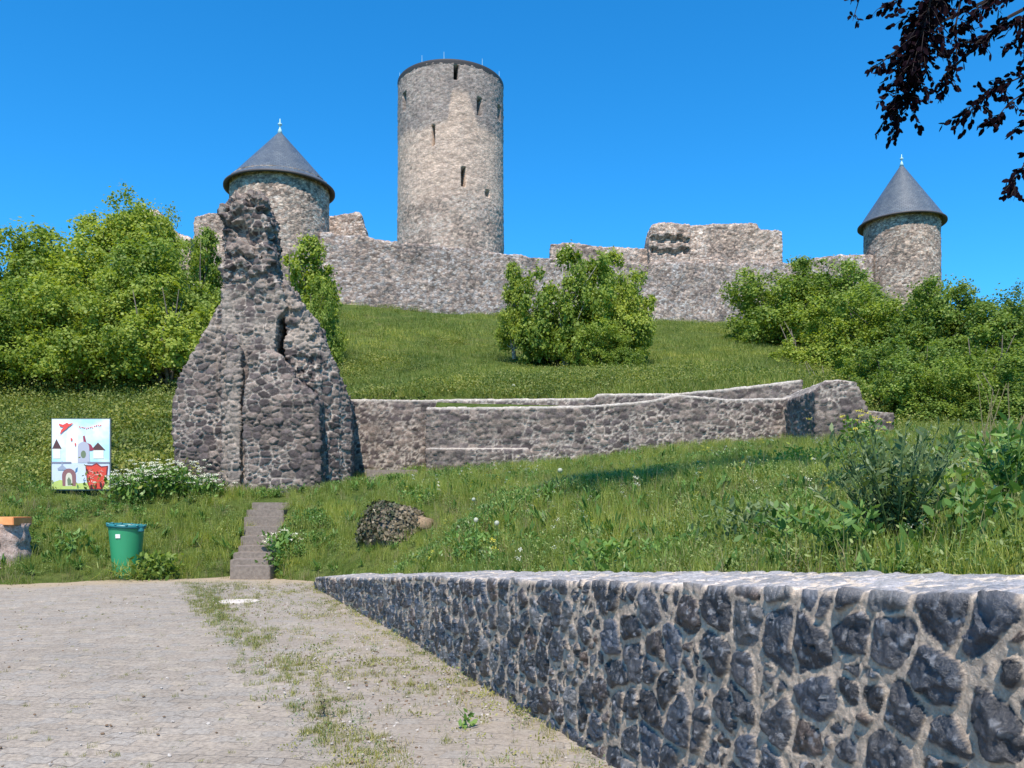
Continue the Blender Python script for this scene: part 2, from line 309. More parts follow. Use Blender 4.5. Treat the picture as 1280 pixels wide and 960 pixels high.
bk.inputs["Color1"].default_value = (0, 0, 0, 1); bk.inputs["Color2"].default_value = (1, 1, 1, 1); bk.inputs["Mortar"].default_value = (.5, .5, .5, 1)
stone = ramp(m, bk.outputs[0], [(0, (.29, .26, .23)), (.35, (.335, .30, .265)), (.65, (.30, .285, .27)), (1, (.365, .325, .28))])
fn = noise(m, 30, 6, .75); stc = mixc(m, 1., stone.outputs[0], ramp(m, fn.outputs[0], [(.3, (.55, .54, .53)), (.5, (1, 1, 1)), (.72, (1.42, 1.4, 1.34))]).outputs[0], 'MULTIPLY')
jn = noise(m, 5, 5, .7); jcol = ramp(m, jn.outputs[0], [(.34, (.10, .085, .06)), (.47, (.20, .17, .14)), (.6, (.28, .24, .20)), (.72, (.13, .13, .05))])
jm = noise(m, 3.1, 5, .75); jmr = ramp(m, jm.outputs[0], [(.44, (.08, .08, .08)), (.66, (.9, .9, .9))]); jx = N(m, "ShaderNodeMath", operation="MULTIPLY"); L(m, bk.outputs[1], jx.inputs[0]); L(m, jmr.outputs[0], jx.inputs[1]); bn_ = noise(m, .8, 6, .7); stc = mixc(m, 1., stc, ramp(m, bn_.outputs[0], [(.3, (.85, .84, .83)), (.7, (1.12, 1.1, 1.08))]).outputs[0], "MULTIPLY"); stc = mixc(m, 1., stc, (.97, .955, .89), 'MULTIPLY'); base = mixc(m, jx.outputs[0], stc, jcol.outputs[0])
inv = N(m, "ShaderNodeMath", operation='SUBTRACT'); inv.inputs[0].default_value = 1; L(m, jx.outputs[0], inv.inputs[1])
sh = N(m, "ShaderNodeAttribute"); sh.attribute_name = 'shoulder'; ve = N(m, "ShaderNodeAttribute"); ve.attribute_name = 'verge'
pn = noise(m, 2.2, 6, .75); pr = ramp(m, pn.outputs[0], [(.42, (0, 0, 0)), (.6, (1, 1, 1))]); dn = noise(m, 45, 5, .8)
dirt = ramp(m, dn.outputs[0], [(.3, (.14, .12, .085)), (.5, (.29, .25, .205)), (.72, (.42, .37, .32))])
mul = N(m, "ShaderNodeMath", operation='MULTIPLY'); L(m, sh.outputs["Fac"], mul.inputs[0]); L(m, pr.outputs[0], mul.inputs[1]); mu2 = N(m, "ShaderNodeMath", operation='MULTIPLY'); mu2.inputs[1].default_value = .75; L(m, mul.outputs[0], mu2.inputs[0])
c = mixc(m, mu2.outputs[0], base, dirt.outputs[0]); c = mixc(m, ve.outputs["Fac"], c, ramp(m, dn.outputs[0], [(.3, (.25, .2, .13)), (.6, (.42, .34, .24))]).outputs[0])
dp = noise(m, 14, 5, .8); dpr = ramp(m, dp.outputs[0], [(.58, (0, 0, 0)), (.68, (1, 1, 1))]); mu3 = N(m, "ShaderNodeMath", operation='MULTIPLY'); mu3.inputs[1].default_value = .55; L(m, dpr.outputs[0], mu3.inputs[0])
c = mixc(m, mu3.outputs[0], c, (.2, .17, .12)); L(m, c, BC(m))
b1 = bump(m, inv.outputs[0], .8, .02); bump(m, fn.outputs[0], .5, .008, b1)
tag(link('lane', me, m), kind='structure')
# ---------------------------------------------------------------- masonry
WARM = (1.12, 1.0, .92)
def palette(r, r2, cols):
    cols = np.array(cols) * np.array(WARM); i = np.minimum((r * len(cols)).astype(int), len(cols) - 1); return cols[i] * (.75 + .5 * r2)[:, None]
def stonify(me, size, depth, stones, mortar, seed=0, edge=(.06, .22), tilt=.25, rough=.0, rs=.8, disp=True, warp=.15, colfn=None, dustk=.25, coords=None, rnd1=None, sub=0):
    V = getco(me); n = getno(me)
    Q = V + np.stack([vnoise(V, size[0] * 1.3, seed + 50), vnoise(V, size[0] * 1.3, seed + 51), vnoise(V, size[0] * 1.3, seed + 52)], 1) * size[0] * warp
    if coords is not None: Q = coords + np.stack([vnoise(V, size[0] * .8, seed + 50), vnoise(V, size[0] * .8, seed + 51), V[:, 0] * 0], 1) * size[0] * warp
    f1, e, r, r2, off, r3 = voro(Q, size, seed); st = sstep(edge[0], edge[1], e)
    if sub:
        f1b, eb, rb, r2b, offb, r3b = voro(Q, tuple(np.array(size) * .58), seed + 33); mk_ = r < sub; e = np.where(mk_, np.minimum(eb * .75, e), e); f1 = np.where(mk_, f1b, f1); r = np.where(mk_, rb, r); r2 = np.where(mk_, r2b, r2); r3 = np.where(mk_, r3b, r3); off = np.where(mk_[:, None], offb * .5, off); st = sstep(edge[0], edge[1], e)
        mkk = e + vnoise(V, size[0] * .12, seed + 62) * .025
    if rnd1: st = st * sstep(rnd1, rnd1 - .12, f1)
    g = np.stack([r, r2, r3], 1) - .5; tl = (off * g).sum(1) * tilt * size[0]
    h = st * (depth * (.45 + .8 * r3) + tl) + fbm(V, size[0] * .5, seed + 60) * depth * .35
    if rough: h = h + fbm(V, rs, seed + 70, 4) * rough
    col = palette(r, r2, stones) * (1 + fbm(V, size[0] * .4, seed + 61)[:, None] * .3)
    mk = sstep(edge[0] * .8, edge[1] * .75, e + vnoise(V, size[0] * .15, seed + 62) * .03)[:, None]
    if sub: mk = sstep(edge[0] * .8, edge[0] * 1.15, mkk)[:, None]
    if rnd1: mk = mk * sstep(rnd1 + .02, rnd1 - .05, f1)[:, None]
    mortar = np.array(mortar) * (1 + np.clip(fbm(V, size[0] * 4, seed + 66) * 1.6, -.6, .25))[:, None]
    mc = np.array(mortar) * (1 + fbm(V, size[0], seed + 63)[:, None] * dustk); col = mc * (1 - mk) + col * mk
    if colfn is not None: col, h = colfn(V, n, col, h, r, st)
    if disp: setco(me, V + n * h[:, None])
    setcol(me, np.clip(col, .01, .9)); return me
def laystone(me, size, asp, jw, depth, stones, mortar, seed, colfn=None, rough=.03, rs=.6, sub=.3):
    V = getco(me); n = getno(me); side = np.abs(n[:, 0]) > np.abs(n[:, 1]) * 1.4; top = n[:, 2] > .75
    u = np.where(side, V[:, 1] + 50, V[:, 0]); v = np.where(top, V[:, 1] * .8 + 30, V[:, 2]); q = np.stack([u, v], 1) + np.stack([vnoise(V, .5, seed + 1), vnoise(V, .5, seed + 2)], 1) * .05 + np.stack([vnoise(V, .12, seed + 3), vnoise(V, .12, seed + 4)], 1) * .018
    e, r, r2, r3, off = voro2(q, size, seed, .85, .016, asp); es, rb, r2b, r3b, _ = voro2(q, size * .6, seed + 9, .85, .012, asp); sm = r < sub
    e = np.where(sm, np.minimum(e, es), e); r = np.where(sm, rb, r); r2 = np.where(sm, r2b, r2); r3 = np.where(sm, r3b, r3)
    em = e - jw * (.5 + r3) - fbm(V, .12, seed + 5) * jw * .7; st = sstep(-.01, .02, em); mk = sstep(-.006, .008, em)
    h = st * depth * (.3 + 1.0 * r3) + st * (off[:, 0] * (r2 - .5) + off[:, 1] * (r - .6)) * depth * 1.1 + fbm(V, .1, seed + 6) * depth * .35 + fbm(V, rs, seed + 7, 3) * rough
    col = palette(r, r2, stones) * (1 + fbm(V, .12, seed + 8)[:, None] * .4); mp_ = np.clip(fbm(V, 1.1, seed + 12) * 1.8, -.65, .2)
    mc = np.array(mortar) * (1 + mp_ + fbm(V, .15, seed + 13) * .3)[:, None]; col = mc * (1 - mk[:, None]) + col * mk[:, None]
    if colfn is not None: col, h = colfn(V, n, col, h, r, st)
    setco(me, V + n * h[:, None]); setcol(me, np.clip(col, .01, .9)); return me
def voxel(mb, name, size):
    me = mb.mesh(name); o = bpy.data.objects.new('tmp', me); C.objects.link(o)
    md = o.modifiers.new('r', 'REMESH'); md.mode = 'VOXEL'; md.voxel_size = size; md.use_smooth_shade = True
    dg = bpy.context.evaluated_depsgraph_get(); r = bpy.data.meshes.new_from_object(o.evaluated_get(dg)); r.name = name
    bpy.data.objects.remove(o); bpy.data.meshes.remove(me); r.materials.clear(); 
    r.polygons.foreach_set('use_smooth', np.full(len(r.polygons), True)); return r
def sweep(name, path, thick, du, dv, below=.8, ragged=.0, seed=0, close=True, back=None, rnd=.05, tilt=0):
    """path: list of (X, Y, zbase, ztop) of the front face; body lies to the right of travel direction"""
    p = np.array(path, float); s = np.concatenate([[0], np.cumsum(np.hypot(*np.diff(p[:, :2], axis=0).T))])
    if callable(du):
        t = [0]
        while t[-1] < s[-1]: t.append(t[-1] + du(np.interp(t[-1], s, p[:, 1])))
        t = np.array(t[:-1] + [s[-1]])
    else: t = np.linspace(0, s[-1], int(s[-1] / du) + 2)
    c = np.stack([np.interp(t, s, p[:, k]) for k in range(4)], 1)
    d = np.gradient(c[:, :2], axis=0); d /= np.linalg.norm(d, axis=1)[:, None]; nb = np.stack([d[:, 1], -d[:, 0]], 1)   # towards the back (right of travel)
    if back is not None: nb = nb * back
    H = (p[:, 3] - p[:, 2]).max() + below; nf = int(H / dv); ntp = max(3, int(thick / dv)); nbk = max(4, nf // 2)
    zt = c[:, 3] + (vnoise(np.stack([t, t * 0, t * 0], 1), 1.5, seed) * ragged + vnoise(np.stack([t, t * 0, t * 0], 1), .4, seed + 1) * ragged * .6 if ragged else 0)
    zb = c[:, 2] - below; rows = []
    for k in range(nf): a = k / nf; rows.append((0 + 0 * t, zb + (zt - rnd - zb) * a))
    rows.append((rnd * .3 + 0 * t, zt - rnd * .3))
    for k in range(ntp + 1): a = k / ntp; rows.append((rnd + (thick - 2 * rnd) * a + 0 * t, zt + tilt * a))
    for k in range(nbk + 1): a = k / nbk; rows.append((thick + 0 * t, zt + tilt - rnd - (zt + tilt - rnd - zb) * a))
    V = np.stack([np.stack([c[:, 0] + nb[:, 0] * o, c[:, 1] + nb[:, 1] * o, z], 1) for o, z in rows], 1)
    nu, nv = V.shape[:2]; Fq = grid(nu, nv); 
    if (back or 1) > 0: Fq = Fq[:, ::-1]
    Fs = [Fq, np.arange(nv)[None], (np.arange(nv) + (nu - 1) * nv)[::-1][None]]
    global UNR; vv = np.concatenate([[0], np.cumsum([np.mean(np.hypot(a[0] - b[0], a[1] - b[1])) for a, b in zip(rows[1:], rows)])]); zz_ = zt.mean()
    U_ = np.broadcast_to(t[:, None], (nu, nv)); W_ = np.stack([(z if k <= nf else zt + o) for k, (o, z) in enumerate(rows)], 1); UNR = np.stack([U_.ravel(), W_.ravel(), np.full(nu * nv, .09)], 1)
    return npmesh(name, V.reshape(-1, 3), Fs)
CAST = [(.36, .32, .295), (.42, .375, .345), (.32, .285, .265), (.44, .40, .365), (.38, .34, .315)]
CASTG = [(.30, .27, .26), (.34, .31, .30), (.27, .245, .235), (.37, .34, .325)]
CM = (.44, .40, .36)
RUIN = [(.105, .092, .09), (.14, .125, .118), (.075, .068, .069), (.17, .15, .138), (.115, .103, .103), (.21, .185, .165), (.09, .08, .08)]
RM = (.34, .30, .26)
# curtain wall
WARM = (1.13, .98, .86)
cpx = [(400, 66.3, 289), (455, 66.8, 294), (500, 67.6, 303), (560, 69.4, 309), (620, 71.5, 316), (690, 74, 322), (780, 77, 328), (905, 81, 328), (980, 83.5, 328), (1000, 84, 326), (1050, 85.3, 319), (1092, 86.5, 319)]
path = []
for x, Y, yt in cpx: X = PX(x, Y); path.append((X, Y, th(X, Y) - .5, PZ(yt, Y)))
me = sweep('curtain_wall', path, 1.6, .16, .16, 1.0, .12, 5, back=-1, rnd=.06)
def paletop(V, n, col, h, r, st):
    k = (sstep(.5, .85, n[:, 2]) * .5)[:, None]; return col * (1 - k) + np.array((.48, .43, .38)) * k, h  # upward-facing stone blended towards a paler tan
stonify(me, (.42, .42, .3), .035, CASTG, (.36, .34, .33), 11, rough=.08, colfn=paletop)
tag(link('curtain_wall', me, M['castle']), 'long pale grey rubble curtain wall linking the two cone-roofed towers across the hilltop', 'wall')
def cyl(name, cx, cy, r0, r1, z0, z1, step, colfn=None, size=(.4, .4, .3), seed=0, cols=CAST, mortar=CM, holes=(), depth=.05, rag=0):
    nu = int(2 * math.pi * r0 / step); nv = int((z1 - z0) / step) + 1; a = np.linspace(0, 2 * math.pi, nu, endpoint=False); z = np.linspace(z0, z1, nv)
    A, Z = np.meshgrid(a, z, indexing='ij'); r = r0 + (r1 - r0) * (Z - z0) / (z1 - z0)
    V = np.stack([cx + r * np.cos(A), cy + r * np.sin(A), Z], -1).reshape(-1, 3)
    me = npmesh(name, V, [grid(nu, nv, True)])
    def cf(V, n, col, h, rr, st):
        if colfn: col, h = colfn(V, n, col, h, rr, st)
        an = np.degrees(np.arctan2(V[:, 0] - cx, -(V[:, 1] - cy)))
        for (a0, da, zc, dz) in holes:
            mk = (np.abs(an - a0) < da) & (np.abs(V[:, 2] - zc) < dz); h = np.where(mk, -1.6, h); col = np.where(mk[:, None], np.array([[.03, .028, .025]]), col)
        return col, h
    return stonify(me, size, depth, cols, mortar, seed, colfn=cf, rough=.04)
# keep
KY = 92; KX = PX(563.5, KY); KR = 65 / F * KY; KT = PZ(110, KY)
k0 = empty('keep_tower', (KX, KY, 20), 'tall round windowed stone keep without a roof, highest building of the castle', 'tower')
def keepcol(V, n, col, h, r, st):
    z = V[:, 2]; an = np.degrees(np.arctan2(V[:, 0] - KX, -(V[:, 1] - KY)))
    nz = fbm(V, 3.0, 90) * 1.6; top = PZ(150, 86) + nz * .4; up = sstep(-.5, .5, z - top - 3.2 * sstep(0, 6, an) * sstep(35, 20, an))
    lowb = PZ(238, 86); pl = (1 - up) * sstep(-1, .6, z - lowb - nz) * (.8 + .2 * sstep(-.2, .2, fbm(V, 1.6, 92)))
    tan = np.array([[.58, .445, .35]]) * (1 + fbm(V * np.array([1, 1, 2.2]), .9, 93)[:, None] * .28)
    streak = sstep(.25, .5, fbm(V * np.array([1, 1, 2.6]), 1.3, 96)) * .5
    col = col * (1 - pl[:, None] * .8) + tan * pl[:, None] * .8
    g = np.array([[.235, .215, .21]]) * (1 + fbm(V, .4, 94)[:, None] * .45); col = col * (1 - up[:, None] * .6) + g * up[:, None] * .6
    col = col * (1 - (streak * (1 - up))[:, None] * .35)
    return col, h * (1 - pl * .5) - streak * (1 - up) * .08
zs = lambda y: PZ(y, KY - KR * .95)
def ang(x): return math.degrees(math.asin(max(-1, min(1, (x - 563.5) / 66))))
holes = [(ang(575), 1.8, zs(92), .75), (ang(602.5), 2.6, zs(129), .95), (ang(547.5), 1.9, zs(170), 1.05), (ang(583.5), 1.7, zs(221), .95), (ang(611), 2.2, zs(235), .3), (ang(510), 3, zs(107) - .6, .9), (ang(625), 4, zs(113) - .8, .8)]
link('shaft', cyl('shaft', KX, KY, KR * 1.025, KR, 16, KT, .13, keepcol, (.45, .45, .22), 21, holes=holes, mortar=(.42, .37, .32)), M['keep'], k0)
MB().lathe([(KR - .5, -.3), (KR + .04, -.3), (KR + .1, .0), (KR + .1, .14), (KR - .5, .14)], (KX, KY, KT), 96, False).build('parapet_rim', M['rim'], k0)
mb = MB(); mb.lathe([(KR - .3, -.1), (.01, .0)], (KX, KY, KT - .2), 64, False); mb.build('tower_platform', M['rim'], k0)
for a in (-75, -28, -3, 40, 72):
    x = KX + (KR - .1) * math.sin(R(a)); y = KY - (KR - .1) * math.cos(R(a)); MB().tube([(x, y, KT), (x, y, KT + .95)], [.028, .016], 6).build('lightning_rod', M['finial'], k0)
# cone-roofed towers
def cone_tower(name, xpx, Y, rw, re, ye, ya, zb, label, seed, cols, shy):
    cx = PX(xpx, Y); ze = PZ(ye, Y); za = PZ(ya, Y); r = rw / F * Y; rE = re / F * Y
    t = empty(name, (cx, Y, zb), label, 'tower', 'round castle towers under cone roofs')
    link('tower_wall', cyl('tower_wall', cx, Y, r * 1.02, r, zb, ze + .5, .13, None, (.36, .36, .24), seed, cols, (.40, .37, .33)), M['castle'], t)
    # roof with slight flare at the eaves
    n = 96; prof = [(rE, ze), (rE * .93, ze + (za - ze) * .055)] + [(rE * .93 * (1 - k / 14) + .02, ze + (za - ze) * (.055 + .945 * k / 14)) for k in range(1, 15)]
    V = []; 
    for rr_, zz_ in prof:
        for i in range(n + 1): a = 2 * math.pi * i / n; V.append((cx + rr_ * math.cos(a), Y + rr_ * math.sin(a), zz_))
    fc = [(j * (n + 1) + i, j * (n + 1) + i + 1, (j + 1) * (n + 1) + i + 1, (j + 1) * (n + 1) + i) for j in range(len(prof) - 1) for i in range(n)]
    me = npmesh('roof', V, np.array(fc)); ul = me.uv_layers.new(name='UVMap'); sl_ = np.cumsum([0] + [math.dist(a, b) for a, b in zip(prof, prof[1:])])
    uvv = np.array([[i / n * 2 * math.pi * rE * .62, sl_[j]] for j in range(len(prof)) for i in range(n + 1)]); lv = np.empty(len(me.loops), dtype=np.int32); me.loops.foreach_get('vertex_index', lv); ul.data.foreach_set('uv', uvv[lv].astype(np.float32).ravel())
    ro = link('roof', me, M['slate'], t)
    MB().lathe([(r - .2, .35), (rE - .12, -.12), (rE + .03, -.12), (rE + .03, .03), (rE - .02, .05)], (cx, Y, ze), 96, False).build('eaves', M['rim'], ro, True)
    MB().lathe([(.22, -.25), (.13, .1), (.06, .25), (.05, .42), (.16, .5), (.17, .6), (.04, .68), (.03, 1.0)], (cx, Y, za), 16).build('finial', M['finial'], ro, True)
    return t
cone_tower('round_tower', 350, 68, 59.5, 67, 238, 164, 12, 'squat round tower under a dark slate cone roof, behind the tall ragged ruin fragment', 31, CAST, 0)
cone_tower('round_tower', 1127, 88, 43.5, 51, 281, 205, 14, 'slimmer round tower under a slate cone roof, above the right tree mass', 41, [tuple(np.array(c) * .85) for c in CAST], 0)
# ruined inner walls of the castle
def pxprism(mb, poly, Y, th_): return mb.prism([(PX(x, Y), PZ(y, Y)) for x, y in poly], Y, Y + th_)
def block(name, polys, vs, label, seed, size=(.42, .42, .28), cols=CAST, cf=None, rough=.12, cat='wall', extra=None):
    mb = MB()
    for poly, Y, t_ in polys: pxprism(mb, poly, Y, t_)
    if extra: extra(mb)
    me = voxel(mb, name, vs); stonify(me, size, .07, cols, CM, seed, rough=rough, rs=1.2, colfn=cf); return tag(link(name, me, M['castle']), label, cat)
block('gable_fragment', [([(405, 390), (405, 272), (430, 266), (449, 265), (452, 272), (459, 296), (459, 390)], 73, 1.4)], .13, 'pale stepped gable fragment of stone between the squat cone-roofed tower and the keep', 51)
block('rampart_fragment', [([(242, 385), (242, 272), (262, 266), (292, 262), (292, 385)], 76, 1.4)], .14, 'pale wall stub poking out left of the squat cone-roofed tower', 52)
block('rampart_fragment', [([(146, 395), (150, 276), (170, 264), (196, 262), (203, 276), (222, 292), (238, 296), (238, 395)], 80, 1.4)], .15, 'pale ruined wall half hidden behind the crowns of the left trees', 53)
block('inner_wall', [([(688, 345), (688, 306), (715, 303), (760, 309), (812, 311), (812, 345)], 84, 1.3)], .14, 'low light stone wall right of the keep, rising just above the curtain wall', 54)
def ledges(V, n, col, h, r, st):
    z = V[:, 2]; x = V[:, 0]; Y = 83.; j = vnoise(V, .9, 77) * .5 + .18 * np.sign(np.sin(x * 5))
    front = (n[:, 1] < -.5) & (x < PX(862, Y))
    for yy in (299, 313.5): mk = front & (np.abs(z - PZ(yy, Y) - j * .5) < .27); h = np.where(mk, -.55, h)
    return col, h
block('palace_ruin', [([(812, 345), (812, 296), (815, 281), (824, 278), (848, 279), (862, 281), (862, 345)], 83, 3), ([(860, 345), (860, 282), (890, 280), (930, 280), (946, 279), (949, 287), (978, 288), (978, 345)], 83.6, 3)], .12,
      'blocky two-part ruin with a ledge-scarred left face, standing over the curtain wall', 55, cf=ledges, cat='ruin')
WARM = (1.1, 1.0, .95)
# mid-slope ruined walls
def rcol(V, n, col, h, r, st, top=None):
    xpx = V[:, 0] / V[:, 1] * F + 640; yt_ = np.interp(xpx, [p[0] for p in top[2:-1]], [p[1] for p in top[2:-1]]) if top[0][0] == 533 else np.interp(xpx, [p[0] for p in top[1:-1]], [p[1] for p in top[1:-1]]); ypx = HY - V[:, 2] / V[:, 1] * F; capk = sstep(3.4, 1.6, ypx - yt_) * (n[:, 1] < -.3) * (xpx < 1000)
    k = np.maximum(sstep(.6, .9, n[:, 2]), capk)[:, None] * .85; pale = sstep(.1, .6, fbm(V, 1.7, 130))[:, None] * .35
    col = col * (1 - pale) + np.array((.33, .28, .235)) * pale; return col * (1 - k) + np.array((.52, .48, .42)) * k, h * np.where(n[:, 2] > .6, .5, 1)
mb = MB(); F1 = [(533, 640), (533, 640), (533, 509), (640, 509), (741, 507), (790, 503), (816, 500), (845, 493), (880, 496), (909, 499), (978, 498), (1000, 494), (1000, 640)]
pxprism(mb, F1[1:], 25.3, .75); pxprism(mb, [(533, 640), (533, 561), (660, 561), (690, 640)], 25.12, .4); Xp = PX(983, 25.3)
def zz(y, Y): return PZ(y, Y)
mb.prism([(Xp, -.5), (Xp, zz(489, 22.9)), (Xp + .3, zz(476, 22.9)), (PX(1050, 22.9), zz(475, 22.9)), (PX(1070, 22.9), zz(478, 22.9)), (PX(1076, 22.9), zz(492, 22.9)), (PX(1084, 22.9), zz(510, 22.9)), (PX(1084, 22.9), -.5)], 22.9, 26.6)
mb.prism([(PX(1075, 23.6), -.5), (PX(1075, 23.6), zz(513, 23.6)), (PX(1117, 23.6), zz(516, 23.6)), (PX(1118, 23.6), -.5)], 23.6, 24.4)
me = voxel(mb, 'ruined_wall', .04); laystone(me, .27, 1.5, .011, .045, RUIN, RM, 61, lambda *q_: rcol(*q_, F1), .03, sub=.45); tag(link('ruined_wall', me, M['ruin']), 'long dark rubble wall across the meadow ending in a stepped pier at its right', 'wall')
mb = MB(); F2 = [(436, 640), (436, 499), (520, 500), (600, 499), (741, 498), (746, 493), (800, 492), (839, 492), (909, 486), (960, 480), (1003, 475), (1010, 640)]; pxprism(mb, F2, 26.9, .7)
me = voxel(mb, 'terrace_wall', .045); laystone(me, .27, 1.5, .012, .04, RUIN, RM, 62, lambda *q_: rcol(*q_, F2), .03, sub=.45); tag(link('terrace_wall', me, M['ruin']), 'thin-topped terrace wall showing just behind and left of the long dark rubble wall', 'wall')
# tall ruin fragment
mb = MB()
def rp(poly, y0, y1, Yr=None): mb.prism([(PX(x, Yr or y0), PZ(y, Yr or y0)) for x, y in poly], y0, y1)
rp([(217, 640), (217, 500), (230, 458), (250, 428), (268, 392), (280, 372), (285, 640)], 23.9, 25.4)                                     # left flank
rp([(278, 640), (278, 372), (278, 330), (282, 300), (279, 262), (290, 246), (312, 240), (328, 250), (334, 290), (338, 335), (350, 362), (357, 385), (346, 398), (342, 440), (344, 470), (344, 640)], 23.6, 24.7)  # core pillar
rp([(284, 640), (284, 300), (300, 262), (326, 262), (338, 300), (342, 350), (352, 380), (372, 640)], 24.5, 25.3)
rp([(284, 640), (284, 430), (292, 425), (300, 440), (300, 640)], 23.42, 24)
rp([(306, 640), (306, 500), (312, 446), (330, 438), (348, 446), (368, 472), (388, 490), (397, 500), (402, 640)], 23.25, 23.9)                               # front buttress
rp([(360, 640), (359, 400), (355, 352), (364, 372), (378, 390), (390, 402), (398, 430), (402, 640)], 23.8, 25.2)                     # ragged fin
def wing(xa, Ya, ta, xb, Yb, tb, d=1.5):
    a = PX(xa, Ya); b = PX(xb, Yb); A = PZ(ta, Ya); B = PZ(tb, Yb)
    mb.hexa([(a, Ya, -1), (b, Yb, -1), (b, Yb, B), (a, Ya, A), (a - .5, Ya + d, -1), (b - .5, Yb + d, -1), (b - .5, Yb + d, B), (a - .5, Ya + d, A)])
wing(396, 23.8, 412, 412, 24.0, 440); wing(410, 24.0, 438, 424, 24.2, 466); wing(422, 24.2, 464, 438, 24.5, 499)
mb.hexa([(-5.3, 24.7, 0), (-4.75, 24.7, 0), (-4.75, 24.7, PZ(503, 24.7)), (-5.3, 24.7, PZ(498, 24.7)), (-5.7, 27.6, 0), (-5.2, 27.6, 0), (-5.2, 27.6, PZ(503, 27.6)), (-5.7, 27.6, PZ(503, 27.6))])
me = voxel(mb, 'ruin_fragment', .029)
def ruincol(V, n, col, h, r, st):
    xpx = V[:, 0] / V[:, 1] * F + 640; ypx = HY - V[:, 2] / V[:, 1] * F
    wild = np.maximum(sstep(400, 320, ypx) * sstep(262, 275, xpx), sstep(352, 366, xpx) * sstep(404, 396, xpx) * sstep(520, 480, ypx) * .7); _, _, wr, wr2, _, wr3 = voro(V + np.stack([vnoise(V, .2, 211), vnoise(V, .2, 212), vnoise(V, .2, 213)], 1) * .08, (.3, .3, .22), 215)
    h = h + wild * ((wr - .5) * .26 + fbm(V, .5, 205) * .14) + wild * fbm(V, .12, 206) * .05
    mid = sstep(470, 420, ypx) * sstep(330, 360, ypx); k = (mid * .75 * sstep(-.3, .2, fbm(V, .42, 201, 3)))[:, None]
    strip = (sstep(276, 282, xpx) * sstep(308, 302, xpx) * sstep(430, 460, ypx) * .5)[:, None]; k = np.maximum(k, strip)
    col = col * (1 - k) + np.array((.36, .31, .26)) * k
    return col, h
laystone(me, .29, 1.6, .013, .05, RUIN, RM, 63, ruincol, .07)
tag(link('ruin_fragment', me, M['ruin']), 'tall ragged tapering ruin fragment of dark rubble standing beside the stone stairs', 'ruin')
# low basalt wall in the foreground
path = [(float(np.interp(y, WY, WX)), y, -1.6, float(np.interp(y, WY, WZ))) for y in (-2, 0, 1.5, 2.61, 3.8, 5.14, 7.3, 9.6, 12.8, 16.0)]
def duf(Y): return .0075 if Y < 6.5 and Y > 2 else (.013 if Y > 2 else .05)
me = sweep('basalt_wall', path, .78, duf, .0085, .08, .012, 8, back=1, rnd=.03, tilt=.038)
BAS = [(.02, .023, .029), (.03, .033, .04), (.016, .017, .021), (.045, .047, .054), (.04, .032, .03), (.034, .042, .056), (.10, .10, .10), (.07, .05, .04), (.05, .06, .08), (.025, .028, .036)]
def bascol(V, n, col, h, r, st):
    k = sstep(.55, .85, n[:, 2])[:, None]; topst = np.array((.42, .40, .385)) * (.65 + .6 * r)[:, None]; mor = np.array((.84, .71, .56)); tp = mor * (1 - st[:, None]) + topst * st[:, None]
    dust = (sstep(.15, .5, fbm(V, .05, 303)) * .25 * st)[:, None]; col = col * (1 - dust) + np.array((.22, .23, .25)) * dust
    _, e2, a1, a2, of2, a3 = voro(UNR + np.stack([vnoise(V, .05, 401), vnoise(V, .05, 402), V[:, 0] * 0], 1) * .02, (.085, .085, .085), 404); g2 = np.stack([a1, a2, a3], 1) - .5
    h = h + st * ((of2 * g2).sum(1) * .042 + (a1 - .5) * .008)
    chip = sstep(.25, .4, fbm(V, .035, 306)) * st; h = h - chip * .006 + st * fbm(V, .06, 309) * .014 - st * np.abs(fbm(V, .13, 311, 2)) * .012 + (1 - st) * fbm(V, .03, 313) * .004
    h = np.where(k[:, 0] > .5, h * .35, h); glint = (sstep(.36, .44, fbm(V, .028, 315, 2)) * st)[:, None] * .6; col = col * (1 - glint) + np.array((.30, .31, .33)) * glint; return col * (1 - k) + tp * k, h  # bright glints on the stones painted as pale flecks in the colour
def basaltify(me):
    V = getco(me); n = getno(me); q = UNR[:, :2] + np.stack([vnoise(V, .14, 501), vnoise(V, .14, 502)], 1) * .022 + np.stack([vnoise(V, .04, 503), vnoise(V, .04, 504)], 1) * .006
    e, r, r2, r3, off = voro2(q, .215, 72); es, rs_, r2s, r3s, offs = voro2(q, .115, 82, soft=.007); sm = r < .2
    e = np.where(sm, np.minimum(es, e), e); r = np.where(sm, rs_, r); r2 = np.where(sm, r2s, r2); r3 = np.where(sm, r3s, r3); off = np.where(sm[:, None], offs * .55, off)
    jw = .009 + .011 * r3 + fbm(V, .05, 505) * .006; em = e - jw; st = sstep(-.004, .012, em); mk = sstep(-.001, .003, em)[:, None]
    tilt = (off[:, 0] * (r - .5) + off[:, 1] * (r2 - .5)) * .035
    h = st * (.007 + .018 * r3) + sstep(.0, .05, em) * .009 + st * tilt + (1 - st) * (fbm(V, .03, 313) * .003 + fbm(V, .12, 314) * .006)
    col = palette(r2, r, BAS) * (1 + fbm(V, .05, 507)[:, None] * .35); mor = np.array((.42, .34, .26)) * (1 + fbm(V, .1, 508)[:, None] * .3 + fbm(V, .02, 509)[:, None] * .15)
    col = mor * (1 - mk) + col * mk; col, h = bascol(V, n, col, h, r, mk[:, 0]); setco(me, V + n * h[:, None]); setcol(me, np.clip(col, .008, .9))
w_ = WARM; WARM = (1, 1, 1); basaltify(me); WARM = w_
tag(link('basalt_wall', me, M['basalt']), 'low mortared wall of dark basalt stones with a pale mortar top, along the cobbled lane', 'wall')
